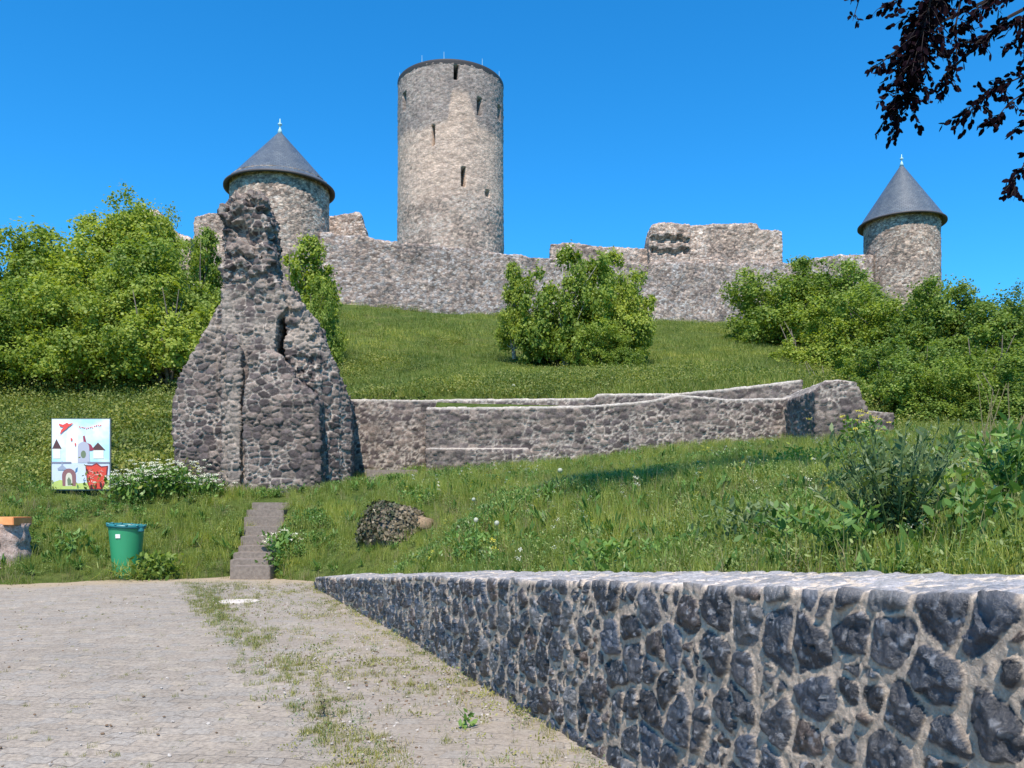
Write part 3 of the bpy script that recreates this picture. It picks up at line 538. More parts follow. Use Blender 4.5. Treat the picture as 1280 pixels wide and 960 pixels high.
# ---------------------------------------------------------------- plants
def leaves(cen, nrm, size, aspect=.55, seed=0, six=False, up=None):
    """array of flat leaves: centre, normal-ish direction, length"""
    rg = np.random.default_rng(seed); n = len(cen); a = rg.normal(size=(n, 3)); a -= (a * nrm).sum(1)[:, None] * nrm; a /= np.linalg.norm(a, axis=1)[:, None] + 1e-9
    if up is not None: a = up / (np.linalg.norm(up, axis=1)[:, None] + 1e-9); 
    b = np.cross(nrm, a); b /= np.linalg.norm(b, axis=1)[:, None] + 1e-9
    s = size[:, None]
    if six:
        pts = [a * 0, a * .3 + b * .5 * aspect, a * .7 + b * .42 * aspect, a, a * .7 - b * .42 * aspect, a * .3 - b * .5 * aspect]
    else: pts = [a * -.5, b * .5 * aspect, a * .5, b * -.5 * aspect]
    V = np.stack([cen + p * s for p in pts], 1).reshape(-1, 3); k = len(pts)
    return V, np.arange(n * k).reshape(n, k)
def unit(v): return v / (np.linalg.norm(v, axis=-1, keepdims=True) + 1e-9)
def crown_mesh(name, seed, h, r, nclump, nleaf, leaf, base=.12, clr=.85, lean=0):
    rg = np.random.default_rng(seed); cs = []
    lobes = [(rg.uniform(-.6, .6) * r, rg.uniform(-.6, .6) * r, h * rg.uniform(.2, .8), r * rg.uniform(.3, .48)) for _ in range(15)]
    lobes += [(rg.uniform(-.3, .3) * r, rg.uniform(-.3, .3) * r, h * .86, r * .32), (0, 0, h * .5, r * .7)]
    lobes += [(math.cos(t) * r * .62, math.sin(t) * r * .62, h * rg.uniform(.1, .34), r * rg.uniform(.3, .42)) for t in rg.uniform(0, 6.28, 11)]
    while len(cs) < nclump:
        lx, ly_, lz, lr = lobes[rg.integers(len(lobes))]; d = unit(rg.normal(size=3)); q_ = np.array([lx, ly_, lz]) + d * lr * rg.uniform(.72, 1.05) * np.array([1, 1, .95])
        if q_[2] < h * .03 or q_[2] > h: continue
        cs.append((q_, d))
    C_ = []; Nn = []; Rn = []
    for q_, d in cs:
        k = int(nleaf * rg.uniform(.6, 1.4)); cr_ = clr * rg.uniform(.45, 1.0); off = rg.normal(size=(k, 3)) * cr_ * .42 * np.array([1, 1, .95])
        C_.append(q_ + off); Nn.append(unit(unit(off) * .5 + d * .6 + np.array([0, -.0, .35]) + rg.normal(size=(k, 3)) * .65)); Rn.append(np.clip(rg.normal(.5 + rg.uniform(-.32, .32), .2, k), 0, 1))
    C_ = np.concatenate(C_); Nn = np.concatenate(Nn); Rn = np.concatenate(Rn); V, Fq = leaves(C_, Nn, leaf * rg.uniform(.6, 1.3, len(C_)), .75, seed)
    me = npmesh(name, V, Fq, False); setf(me, np.repeat(Rn, 4), 'rnd'); return me, cs
def trunk_mesh(name, seed, h, r, cs, stems=1, rad=.12):
    rg = random.Random(seed); mb = MB(); 
    for s in range(stems):
        a = rg.uniform(0, 6.28); sp = 0 if stems == 1 else r * rg.uniform(.1, .45); bx, by = math.cos(a) * sp * .4, math.sin(a) * sp * .4; tx, ty = math.cos(a) * sp * 1.7, math.sin(a) * sp * 1.7
        pts = [(bx + (tx - bx) * t + rg.uniform(-.32, .32) * (t > 0), by + (ty - by) * t + rg.uniform(-.32, .32) * (t > 0), -.4 + (h * .85 + .4) * t) for t in (0, .15, .35, .55, .75, 1)]
        mb.tube(pts, [rad * 1.2, rad, rad * .8, rad * .55, rad * .35, rad * .12], 7)
        for _ in range(int(16 / stems) + 3):
            q_, d = cs[rg.randrange(len(cs))]; t = min(.9, max(.15, q_[2] / h * .7)); k = t * 5; i = min(4, int(k)); p0 = Vector(pts[i]).lerp(Vector(pts[i + 1]), k - i); p1 = Vector(q_)
            md = p0.lerp(p1, .5) + Vector((0, 0, -.15 * r * .3)); mb.tube([p0, md, p1], [rad * .35, rad * .22, rad * .07], 5)
    return mb.mesh(name, True)
VAR = []
for k, (h, r, ncl, nl, lf, stems, clr) in enumerate([(8, 3.6, 420, 85, .195, 1, .85), (7, 3.8, 430, 85, .185, 3, .8), (9, 3.2, 380, 85, .2, 1, .85), (6.5, 3.4, 400, 88, .195, 5, .7), (7, 2.4, 260, 88, .195, 2, .65)]):
    cm, cs = crown_mesh('crown', 100 + k, h, r, ncl, nl, lf, clr=clr); tm = trunk_mesh('trunk', 200 + k, h, r, cs, stems); VAR.append((h, r, cm, tm))
crown_cache = {}
def tree(v, xpx, ytop, Y, wpx, leafm, label, name='broadleaf_tree', group=None, rz=0, bark='bark', ybase=None, cat='tree'):
    h, r, cm, tm = VAR[v]; X = PX(xpx, Y); zb = th(X, Y) if ybase is None else PZ(ybase, Y); H = PZ(ytop, Y) - zb; sr = (wpx / 2 / F * Y) / r
    if H / h < .8 * sr: zb -= .8 * sr * h - H; H = .8 * sr * h
    key = (v, leafm)
    if key not in crown_cache: c2 = cm.copy(); c2.materials.clear(); c2.materials.append(M[leafm]); crown_cache[key] = c2
    kt = (v, bark)
    if kt not in crown_cache: t2 = tm.copy(); t2.materials.clear(); t2.materials.append(M[bark]); crown_cache[kt] = t2
    o = bpy.data.objects.new(name, None); C.objects.link(o); o.location = (X, Y, zb); o.rotation_euler.z = rz; o.scale = (sr, sr, H / h / .97); tag(o, label, cat, group)
    for nm, me_ in (('trunk', crown_cache[kt]), ('crown', crown_cache[key])): c_ = bpy.data.objects.new(nm, me_); C.objects.link(c_); c_.parent = o
    return o
GL = 'trees massed on the slope left of the ruin'; GR = 'trees massed on the slope below the right tower'; GC = 'clump of small trees in the middle of the hillside'
tree(2, 150, 246, 50, 130, 'leafB', 'tallest thin-topped pale tree rising above the left tree mass', group=GL, rz=.4)
tree(0, 35, 285, 46, 170, 'leafA', 'broad tree at the upper left edge of the photo, against the sky', group=GL, rz=1)
tree(2, 196, 256, 54, 90, 'leafB', 'slender pale tree just right of the tallest one in the left mass', group=GL, rz=2.4)
tree(0, 95, 300, 44, 170, 'leafB', 'rounded yellow-green tree in front of the tallest pale one, left mass', group=GL, rz=2)
tree(4, 252, 288, 48, 75, 'leafA', 'narrow tree squeezed against the left edge of the tall ruin fragment', group=GL, rz=3)
tree(0, 205, 305, 42, 150, 'leafA', 'full tree between the poster and the ruin, upper part of the left mass', group=GL, rz=4)
tree(1, 25, 362, 39.5, 160, 'leafA', 'low bushy tree at the far left, bottom row of the left mass', group=GL, rz=.5)
tree(1, 105, 345, 39, 170, 'leafB', 'bushy tree straight above the poster board, bottom row of the left mass', group=GL, rz=1.8)
tree(3, 205, 355, 38.5, 150, 'leafB', 'many-stemmed bushy tree touching the ruin flank, bottom row of the left mass', group=GL, rz=5)
tree(2, -60, 270, 45, 170, 'leafA', 'tree mostly beyond the left edge of the photo, behind the low bushy one', group=GL, rz=5)
tree(4, 383, 300, 42, 95, 'leafB', 'light green tree between the ruin fragment and the curtain wall', rz=2.2)
tree(3, 398, 355, 39, 60, 'leafA', 'small bush at the right foot of the light green tree behind the ruin', rz=1.2, name='bush', cat='bush')
tree(4, 645, 330, 46, 56, 'leafB', 'yellowish slim tree with pale stems, left side of the middle clump', group=GC, rz=.3, bark='birch', ybase=442)
tree(3, 712, 320, 45.5, 125, 'leafA', 'tall many-stemmed tree in the middle of the clump on the hillside', group=GC, rz=1.4, bark='birch', ybase=466)
tree(3, 764, 324, 46.5, 108, 'leafB', 'bright rounded tree on the right of the middle clump', group=GC, rz=3.4, ybase=460)
tree(1, 755, 400, 44, 88, 'leafA', 'low leafy bush at the right foot of the middle clump', name='bush', group=GC, rz=2.4, ybase=472, cat='bush')
tree(1, 975, 331, 58, 150, 'leafA', 'tree under the curtain wall, leftmost of the right tree mass', group=GR, rz=1, ybase=434)
tree(0, 1060, 328, 56, 130, 'leafC', 'dark rounded tree directly left of the slim cone-roofed tower', group=GR, rz=2, ybase=450)
tree(3, 1020, 392, 47, 130, 'leafB', 'spreading bright tree above the pier of the long rubble wall', group=GR, rz=3, ybase=492)
tree(1, 1105, 362, 46, 150, 'leafA', 'large tree in front of the foot of the slim cone-roofed tower', group=GR, rz=4)
tree(0, 1165, 352, 42, 120, 'leafC', 'deep green tree right below the slim cone-roofed tower', group=GR, rz=5)
tree(2, 1243, 362, 40, 110, 'leafC', 'pointed deep green tree near the right edge, topping the skyline', group=GR, rz=.7)
tree(0, 1300, 372, 42, 120, 'leafA', 'tree cut by the right edge of the photo on the skyline', group=GR, rz=1.7)
tree(3, 1050, 440, 36, 120, 'leafA', 'bush directly behind the pier of the long rubble wall', name='bush', group=GR, rz=2.7, cat='bush')
tree(1, 1140, 425, 34, 130, 'leafC', 'dense bush right of the pier, lower row of the right mass', name='bush', group=GR, rz=3.7, cat='bush')
tree(3, 1225, 415, 33, 130, 'leafA', 'dense bush at the lower right end of the right mass', name='bush', group=GR, rz=4.7, cat='bush')
tree(1, 1310, 430, 31, 120, 'leafC', 'bush at the right edge of the photo, lowest row', name='bush', group=GR, rz=5.7, cat='bush')
tree(3, 1120, 455, 28.5, 120, 'leafC', 'bush beside the low end of the pier, at the foot of the right tree mass', name='bush', group=GR, rz=.3, cat='bush', ybase=548)
tree(1, 1195, 448, 28, 120, 'leafA', 'wide bush at the meadow edge, second from the pier in the front row', name='bush', group=GR, rz=1.9, cat='bush', ybase=550)
tree(3, 1265, 455, 27, 120, 'leafC', 'front row bush behind the dry stalks at the right edge', name='bush', group=GR, rz=2.9, cat='bush', ybase=548)
tree(1, 900, 428, 60, 40, 'leafA', 'tiny bush on the slope left of the right tree mass', name='bush', rz=1, ybase=440, cat='bush') if False else None
# scatter helper: one object, geometry nodes
SRC = {}
def scatter(name, pts, scl, rot, sources, idx, kind=True, tiltamt=.15, seed=1):
    rg = np.random.default_rng(seed); n = len(pts); me = bpy.data.meshes.new(name); me.vertices.add(n); me.vertices.foreach_set('co', np.asarray(pts, dtype=np.float32).ravel())
    a = me.attributes.new('scl', 'FLOAT_VECTOR', 'POINT'); a.data.foreach_set('vector', np.asarray(scl, dtype=np.float32).ravel())
    rr_ = np.stack([rg.normal(0, tiltamt, n), rg.normal(0, tiltamt, n), rot], 1); a = me.attributes.new('rot', 'FLOAT_VECTOR', 'POINT'); a.data.foreach_set('vector', rr_.astype(np.float32).ravel())
    a = me.attributes.new('idx', 'INT', 'POINT'); a.data.foreach_set('value', np.asarray(idx, dtype=np.int32))
    o = bpy.data.objects.new(name, me); C.objects.link(o)
    g = bpy.data.node_groups.new(name + '_nodes', 'GeometryNodeTree'); g.interface.new_socket('Geometry', in_out='INPUT', socket_type='NodeSocketGeometry'); g.interface.new_socket('Geometry', in_out='OUTPUT', socket_type='NodeSocketGeometry')
    gi = g.nodes.new('NodeGroupInput'); go = g.nodes.new('NodeGroupOutput'); ip = g.nodes.new('GeometryNodeInstanceOnPoints')
    gg = g.nodes.new('GeometryNodeGeometryToInstance')
    for s_ in reversed(sources):
        oi = g.nodes.new('GeometryNodeObjectInfo'); oi.inputs['Object'].default_value = s_; oi.inputs['As Instance'].default_value = True; g.links.new(oi.outputs['Geometry'], gg.inputs[0])
    def na(nm, t):
        x = g.nodes.new('GeometryNodeInputNamedAttribute'); x.data_type = t; x.inputs['Name'].default_value = nm; return [s for s in x.outputs if s.enabled and s.name == 'Attribute'][0]
    g.links.new(gi.outputs[0], ip.inputs['Points']); 
    if len(sources) == 1: g.links.new(oi.outputs['Geometry'], ip.inputs['Instance'])
    else: g.links.new(gg.outputs[0], ip.inputs['Instance']); ip.inputs['Pick Instance'].default_value = True; g.links.new(na('idx', 'INT'), ip.inputs['Instance Index'])
    g.links.new(na('rot', 'FLOAT_VECTOR'), ip.inputs['Rotation']); g.links.new(na('scl', 'FLOAT_VECTOR'), ip.inputs['Scale']); g.links.new(ip.outputs[0], go.inputs[0])
    md = o.modifiers.new('scatter', 'NODES'); md.node_group = g; return o
def src(name, me, mt): 
    me.materials.append(mt); return bpy.data.objects.new(name, me)       # never linked to the scene: only a source for scattering
def blades(seed, n, rad, h0, h1, w, lean=.35, seg=3):
    rg = np.random.default_rng(seed); V = []; Fq = []; Ft = []; rn = []; c = 0
    for _ in range(n):
        a = rg.uniform(0, 6.28); rr_ = rad * math.sqrt(rg.uniform()); b = np.array([math.cos(a) * rr_, math.sin(a) * rr_, -.03]); h = rg.uniform(h0, h1); d = rg.uniform(0, 6.28); ln = abs(rg.normal(0, lean)) * h; ww = w * rg.uniform(.6, 1.3); pd = np.array([math.cos(d), math.sin(d), 0]); sd = np.array([-pd[1], pd[0], 0]); tw = rg.uniform(-.9, .9); sd = sd * math.cos(tw) + pd * math.sin(tw); q_ = rg.uniform()
        for k in range(seg):
            t = k / seg; ctr = b + pd * ln * t ** 1.8 + np.array([0, 0, h * (t - .15 * (ln / h) * t * t)]); V += [ctr - sd * ww * .5 * (1 - t * .6), ctr + sd * ww * .5 * (1 - t * .6)]
        V.append(b + pd * ln + np.array([0, 0, h * (1 - .2 * ln / h)])); 
        for k in range(seg - 1): Fq.append((c + 2 * k, c + 2 * k + 1, c + 2 * k + 3, c + 2 * k + 2))
        Ft.append((c + 2 * seg - 2, c + 2 * seg - 1, c + 2 * seg)); rn += [q_] * (2 * seg + 1); c += 2 * seg + 1
    me = npmesh('blades', V, [np.array(Fq), np.array(Ft)]); setf(me, rn, 'rnd'); return me
def weedmesh(seed, n, rad, h, leaf, asp=.5, six=True):
    rg = np.random.default_rng(seed); cen = rg.normal(size=(n, 3)) * np.array([rad, rad, 0]) * .5; cen[:, 2] = rg.uniform(0, h, n); d = unit(np.stack([rg.normal(size=n), rg.normal(size=n), rg.uniform(.2, 1.6, n)], 1)); nr = unit(np.stack([rg.normal(size=n) * .5, rg.normal(size=n) * .5, np.ones(n)], 1)); nr = unit(nr - (nr * d).sum(1)[:, None] * d)
    V, Fq = leaves(cen, nr, leaf * rg.uniform(.5, 1.2, n), asp, seed, six, up=d); me = npmesh('weed', V, Fq, False); setf(me, np.repeat(rg.uniform(0, 1, n), 6 if six else 4), 'rnd'); return me
G = [src('blade_tuft', blades(1, 34, .13, .16, .4, .011), M['grass']), src('blade_tuft', blades(2, 30, .14, .12, .3, .012, .6), M['grass']), src('blade_tuft', blades(3, 26, .12, .25, .52, .009, .3), M['grass']),
     src('dry_tuft', blades(4, 16, .12, .2, .5, .008, .4), M['dry']), src('leafy_weed', weedmesh(5, 70, .24, .24, .08, .45), M['weed']), src('herb', weedmesh(6, 90, .22, .32, .05, .4), M['herb']), src('long_leaf_weed', weedmesh(7, 26, .16, .14, .22, .22), M['weed']), src('seed_stalk', blades(8, 7, .12, .45, .75, .006, .25), M['dry'])]
def inframe(X, Y, m=420): x = X / np.maximum(Y, .1) * F + 640; return (x > -m) & (x < 1280 + m)
def pts_region(y0, y1, dens, seed, cond=None):
    rg = np.random.default_rng(seed); A = (y1 - y0) * (2 * 1. * y1); n = int(A * dens); Y = rg.uniform(y0, y1, n); X = rg.uniform(-1. * y1, 1. * y1, n); k = inframe(X, Y)
    if cond is not None: k &= cond(X, Y)
    return X[k], Y[k]
def meadow(X, Y): 
    lane = ((X < wallx(Y) + .87) & (Y < 16.2)) | ((X < -3.3) & (Y < np.interp(X, EX, EY) + .12) & (Y > 12)); st = (X > -5.95) & (X < -4.7) & (Y > 17.5) & (Y < 22.4); st2 = np.abs(X - np.interp(Y, [17.75, 19.5, 21.7], [-5.58, -5.87, -6.26])) < .43
    st = st2 & (Y > 17.3) & (Y < 22.4)
    inside = (X > -2.7) & (X < 11) & (Y > 25.2) & (Y < 27.7); r_ = (X > -9.2) & (X < -5.2) & (Y > 23.3) & (Y < 27.5); pier = (X > 8.2) & (X < 11) & (Y > 22.8) & (Y < 25.5)
    st |= (X > -12.3) & (X < -10.4) & (Y > 21.85) & (Y < 22.6)
    return ~lane & ~st & ~inside & ~r_ & ~pier
Xs = []; Ys = []
for (a, b, d) in ((2.5, 6, 150), (6, 10, 95), (10, 15, 60), (15, 21, 42), (21, 28, 26)): x, y = pts_region(a, b, d, int(a * 10), meadow); Xs.append(x); Ys.append(y)
X = np.concatenate(Xs); Y = np.concatenate(Ys); q = np.stack([X, Y, X * 0], 1); Z = terrain(X, Y); rg = np.random.default_rng(3)
hn = fbm(q, 2.5, 71); wallside = sstep(0, 2.0, X - wallx(np.minimum(Y, 16)) - .75); s = (.75 + .3 * hn) * rg.uniform(.7, 1.2, len(X)); s *= np.where((Y < 16.5) & (X > -3.6), (.72 + .28 * wallside), 1)
edgek = sstep(0, 1.2, Y - np.interp(X, EX, EY)); s *= np.where(X < -3.5, .8 + .2 * edgek, 1)
pt = rg.uniform(0, 1, len(X)); vz = fbm(q, 1.3, 73); ix = np.where(pt < .3, 0, np.where(pt < .55, 1, 2)); ix = np.where((pt > .90) & (vz > -.1) | (vz > .45) & (pt > .6), 3, ix); ix = np.where((fbm(q, 1.6, 75) > .28 - .25 * sstep(0, 8, X) * sstep(16, 8, Y)) & (pt < .5), 4, ix)
nearr = sstep(2, 9, X + 3) * sstep(19, 9, Y); p2 = rg.uniform(0, 1, len(X)); ix = np.where((p2 < .13 + .30 * nearr * sstep(-.2, .3, fbm(q, .9, 77))) , 5, ix); ix = np.where((p2 > .93 - .05 * nearr), 6, ix); ix = np.where((p2 > .88) & (p2 < .91), 7, ix)
ix = np.where((edgek < .3) & (X < -3.5) & (pt > .45), 3, ix)
tag(scatter('meadow_grass', np.stack([X, Y, Z], 1), np.stack([s * 1.0, s * 1.0, s], 1), rg.uniform(0, 6.28, len(X)), G, ix), 'long green meadow grass with weeds and dry stalks below the ruined walls', 'grass', kind='stuff')
G2 = [src('hill_tuft', blades(11, 40, .35, .1, .32, .022, .6, 2), M['hgrass']), src('hill_tuft', blades(12, 40, .35, .15, .42, .018, .4, 2), M['hgrass']), src('hill_weed', weedmesh(13, 150, .5, .35, .075, .6, False), M['scrub']), src('hill_weed', weedmesh(14, 160, .55, .3, .07, .6, False), M['scrub'])]
Xs = []; Ys = []
for (a, b, d) in ((22, 30, 6), (28, 40, 9), (40, 60, 5), (60, 86, 2.6)): x, y = pts_region(a, b, d, int(a * 10) + 1, lambda X, Y: meadow(X, Y) & ((Y > 27.8) | (X < -9.3) | (X > 11.2))); Xs.append(x); Ys.append(y)
X = np.concatenate(Xs); Y = np.concatenate(Ys); q = np.stack([X, Y, X * 0], 1); Z = terrain(X, Y); hn = fbm(q, 5, 81); s = (1 + .4 * hn) * rg.uniform(.7, 1.3, len(X)); pt = rg.uniform(0, 1, len(X)); leftslope = sstep(-6, -9, X) * sstep(45, 38, Y)
ix = np.where(pt < .5, 0, 1); ix = np.where(pt > .94 - .3 * leftslope - .5 * sstep(.05, .4, fbm(q, 4, 85)), 2, ix); ix = np.where((ix == 2) & (hn > 0), 3, ix); s = np.where(ix >= 2, s * (1 + .5 * leftslope), s)
tag(scatter('hillside_grass', np.stack([X, Y, Z], 1), np.stack([s, s, s], 1), rg.uniform(0, 6.28, len(X)), G2, ix), 'rough green grass and low herbs covering the castle hill', 'grass', kind='stuff')
# lane weeds
def lx0f(Y): return -.97 + (Y - 5.1) * (-4.23 / 8.9)
rg = np.random.default_rng(12); n = 34000; Y = 4.6 + 12.5 * rg.uniform(0, 1, n) ** 1.1; X = rg.uniform(-10.5, 3.5, n); q = np.stack([X, Y, X * 0], 1)
dl = X - lx0f(Y); k = (X < wallx(Y) - .03) & inframe(X, Y, 150); strip = np.exp(-(dl - .15) ** 2 / .09) * sstep(-.25, .4, vnoise(q, .9, 5) + .25) ; should = (dl > 0) * (.12 + .22 * sstep(.0, .4, vnoise(q, .7, 6))); wl = np.exp(-(wallx(Y) - X) / .16) * 1.3 * sstep(4.5, 7, Y + 2)
lanep = (dl <= 0) * .05
k &= rg.uniform(0, 1, n) < np.maximum(np.maximum(strip * .9, should), np.maximum(wl * (X > wallx(Y) - .5), lanep)); X = X[k]; Y = Y[k]; dl = dl[k]
G3 = [src('lane_tuft', blades(21, 26, .07, .03, .1, .006, .7, 2), M['lgrass']), src('lane_tuft', blades(22, 18, .08, .04, .12, .006, .6, 2), M['dry']), src('lane_weed', weedmesh(23, 26, .08, .03, .022, .6), M['lgrass']), src('lane_weed', weedmesh(24, 20, .06, .10, .022, .5), M['thistle'])]
pt = rg.uniform(0, 1, len(X)); ix = np.where(pt < .45, 0, np.where(pt < .65, 1, np.where(pt < .85, 2, 3))); ix = np.where((np.abs(dl - .15) < .3) & (pt < .8), 0, ix); s = rg.uniform(.35, 1.25, len(X)) * np.where(dl < -.3, .42, 1)
tag(scatter('lane_weeds', np.stack([X, Y, X * 0 - 1.6], 1), np.stack([s, s, s], 1), rg.uniform(0, 6.28, len(X)), G3, ix), 'small grass and weeds sprouting from the joints of the cobbled lane', 'weeds', kind='stuff')
# grit on the lane
mb = MB(); bmesh.ops.create_icosphere(mb.bm, subdivisions=1, radius=.012); pm = mb.mesh('pebble'); pm2 = pm.copy(); M['peb'] = mat('pebble_grey', (.42, .39, .35), .9); M['peb2'] = mat('leaf_litter', (.16, .11, .07), .9)
n = 9000; Y = 4.8 + 12 * rg.uniform(0, 1, n) ** 1.3; X = rg.uniform(-10, 3, n); k = (X < wallx(Y) - .05) & inframe(X, Y, 0) & ((X > lx0f(Y)) | (rg.uniform(0, 1, n) < .1)); X = X[k]; Y = Y[k]; s = rg.uniform(.3, 1.2, (len(X), 1)) * np.array([[1.3, 1, .6]])
tag(scatter('lane_grit', np.stack([X, Y, X * 0 - 1.597], 1), s, rg.uniform(0, 6.28, len(X)), [src('pebble', pm, M['peb']), src('litter', pm2, M['peb2'])], rg.integers(0, 2, len(X)), tiltamt=.3), 'scattered grit and dry bits lying on the cobbled lane', 'gravel', kind='stuff')
# cow parsley by the ruin
def umbels(seed, n, rx, ry, h, fl, origin):
    rg = np.random.default_rng(seed); cs = np.stack([rg.normal(0, rx, n), rg.normal(0, ry, n), rg.uniform(h * .45, h, n)], 1); cen = np.repeat(cs, 16, 0); cen[:, :2] += rg.normal(0, fl * 1.3, (len(cen), 2)); cen[:, 2] += rg.normal(0, .012, len(cen)); nr = unit(rg.normal(size=(len(cen), 3)) * .5 + np.array([0, -.5, 1]))
    V, Fq = leaves(cen, nr, np.full(len(cen), fl), 1., seed); me = npmesh('flowers', V, Fq, False); setf(me, rg.uniform(0, 1, len(V)), 'rnd')
    g = weedmesh(seed + 1, n * 9, max(rx, ry) * 1.6, h * .75, .16, .45); return me, g, cs
def stems_mesh(cs, rad=.004):
    V = []; Fq = []
    for c in cs:
        b = np.array([c[0] * .9, c[1] * .9, 0]); i = len(V); 
        for a in (0, 2.1, 4.2): V += [b + rad * np.array([math.cos(a), math.sin(a), 0]), c + rad * .6 * np.array([math.cos(a), math.sin(a), 0])]
        Fq += [(i, i + 2, i + 3, i + 1), (i + 2, i + 4, i + 5, i + 3), (i + 4, i, i + 1, i + 5)]
    return npmesh('stems', V, np.array(Fq))
def umbel_plant(xpx, Y, n, rx, ry, h, fl, label, seed):
    X = PX(xpx, Y); z = th(X, Y); o = empty('cow_parsley', (X, Y, z), label, 'plant', 'white flowering cow parsley'); me, g, cs = umbels(seed, n, rx, ry, h, fl, None)
    for nm, m_, mt in (('flower_head', me, 'umbel'), ('leaves', g, 'weed'), ('stems', stems_mesh(cs), 'weed')):
        m_.materials.append(M[mt]); c_ = bpy.data.objects.new(nm, m_); C.objects.link(c_); c_.parent = o
umbel_plant(165, 21.6, 60, .35, .3, .85, .03, 'white flowering cow parsley next to the right edge of the poster board', 400)
umbel_plant(205, 22.2, 110, .4, .35, 1.0, .03, 'thick white cow parsley between the poster board and the ruin', 402)
umbel_plant(248, 22.4, 60, .4, .3, .65, .03, 'low cow parsley flowering against the foot of the ruin', 404)
umbel_plant(352, 19.2, 22, .25, .2, .5, .03, 'small white flowering plant overhanging the right side of the stone stairs', 406)
def bushlet(name, xpx, Y, n, rad, h, leaf, asp, mt, label, seed, cat='plant', dz=0, group=None):
    X = PX(xpx, Y); z = th(X, Y) + dz; me = weedmesh(seed, n, rad, h, leaf, asp); o = bpy.data.objects.new(name, me); C.objects.link(o); me.materials.append(M[mt]); o.location = (X, Y, z); return tag(o, label, cat, group)
bushlet('nettle_bush', 196, 17.75, 420, .42, .55, .14, .5, 'leafC', 'dark leafy bush leaning on the right side of the green bin', 410, 'bush')
bushlet('weed_bush', 88, 18.6, 160, .4, .5, .16, .4, 'weed', 'loose green weed in the grass between the stump and the bin', 411, 'bush')
bushlet('weed_clump', 345, 18.2, 180, .25, .5, .11, .5, 'weed', 'leafy clump growing over the right edge of the lower stone stairs', 412)
# thistle bush right of centre, behind the basalt wall
def thistle(xpx, Y, seed, n, h, spread, label, mt='thistle', lf=.075):
    rg = np.random.default_rng(seed); X = PX(xpx, Y); z = th(X, Y); o = empty('thistle', (X, Y, z), label, 'plant'); cen = []; dr = []; sts = []
    for k in range(n):
        a = rg.uniform(0, 6.28); top = np.array([math.cos(a) * spread * rg.uniform(.2, 1), math.sin(a) * spread * .7 * rg.uniform(.2, 1), h * rg.uniform(.5, 1)]); sts.append(top)
        for t in np.linspace(.05, 1, 34): c = np.array([top[0] * t, top[1] * t, top[2] * t ** .85]); d = unit(rg.normal(size=3) * np.array([1, 1, .35]) + np.array([0, 0, .45 + t * .5])); cen.append(c); dr.append(d)
    cen = np.array(cen); dr = np.array(dr); nr = np.cross(dr, rg.normal(size=dr.shape)); nr = unit(nr + np.array([0, 0, .8])); nr = unit(nr - (nr * dr).sum(1)[:, None] * dr); sz = lf * rg.uniform(.5, 1.15, len(cen)); V, Fq = leaves(cen, nr, sz, .3, seed, True, up=dr)
    me = npmesh('leaves', V, Fq, False); setf(me, np.repeat(rg.uniform(0, 1, len(cen)), 6), 'rnd'); me.materials.append(M[mt]); c_ = bpy.data.objects.new('leaves', me); C.objects.link(c_); c_.parent = o
    mb = MB()
    for t in sts: mb.tube([(0, 0, -.05), (t[0] * .45, t[1] * .45, t[2] * .5), tuple(t)], [.008, .006, .003], 5)
    sm = mb.mesh('stems', True); sm.materials.append(M[mt]); c_ = bpy.data.objects.new('stems', sm); C.objects.link(c_); c_.parent = o
thistle(1118, 5.3, 420, 70, .86, .52, 'large grey-green thistle bush growing behind the basalt wall, right of the meadow')
thistle(1060, 5.0, 421, 16, .42, .3, 'smaller dark thistle at the left foot of the large thistle bush', 'weed', .08)
thistle(1268, 6.2, 423, 20, .8, .35, 'tangled dark green weed at the right edge, behind the broad dock leaves', 'weed', .1)
def dock(xpx, Y, seed, n, lf, label):
    rg = np.random.default_rng(seed); X = PX(xpx, Y); z = th(X, Y); V = []; Fq = []; rn = []; c = 0
    for k in range(n):
        a = rg.uniform(0, 6.28); Ln = lf * rg.uniform(.6, 1.2); el = rg.uniform(.5, 1.3); pd = np.array([math.cos(a), math.sin(a), 0]); sd = np.array([-pd[1], pd[0], 0]); W = Ln * rg.uniform(.26, .4); q_ = rg.uniform(); segs = 7
        for i in range(segs + 1):
            t = i / segs; p_ = pd * Ln * (math.cos(el) * t + .25 * t * t) + np.array([0, 0, Ln * (math.sin(el) * t - .45 * t * t)]); wv_ = W * math.sin(math.pi * min(1, max(0, (t - .15) / .85)) ** .8) * .5 + .004; wz = .012 * math.sin(i * 2.6 + k)
            V += [p_ - sd * wv_ + np.array([0, 0, .02 * Ln + wz]), p_, p_ + sd * wv_ + np.array([0, 0, .02 * Ln - wz])]
        for i in range(segs): b = c + 3 * i; Fq += [(b, b + 1, b + 4, b + 3), (b + 1, b + 2, b + 5, b + 4)]
        c += 3 * (segs + 1); rn += [q_] * 3 * (segs + 1)
    me = npmesh('dock_plant', V, np.array(Fq)); setf(me, rn, 'rnd'); me.materials.append(M['weed']); o = bpy.data.objects.new('dock_plant', me); C.objects.link(o); o.location = (X, Y, z); tag(o, label, 'plant', 'broad leaved dock plants behind the basalt wall')
dock(1262, 4.3, 430, 16, .3, 'big broad-leaved dock at the right edge just above the basalt wall')
dock(1185, 4.6, 431, 14, .24, 'bright upright dock between the thistle bush and the right edge')
dock(1000, 5.6, 432, 12, .24, 'flat dock rosette in the grass left of the thistle bush, at the wall edge')
dock(900, 6.6, 433, 12, .26, 'dock plant in the grass about midway along the basalt wall')
dock(855, 8.0, 434, 12, .28, 'lush dock further back in the meadow, between centre and thistle bush')
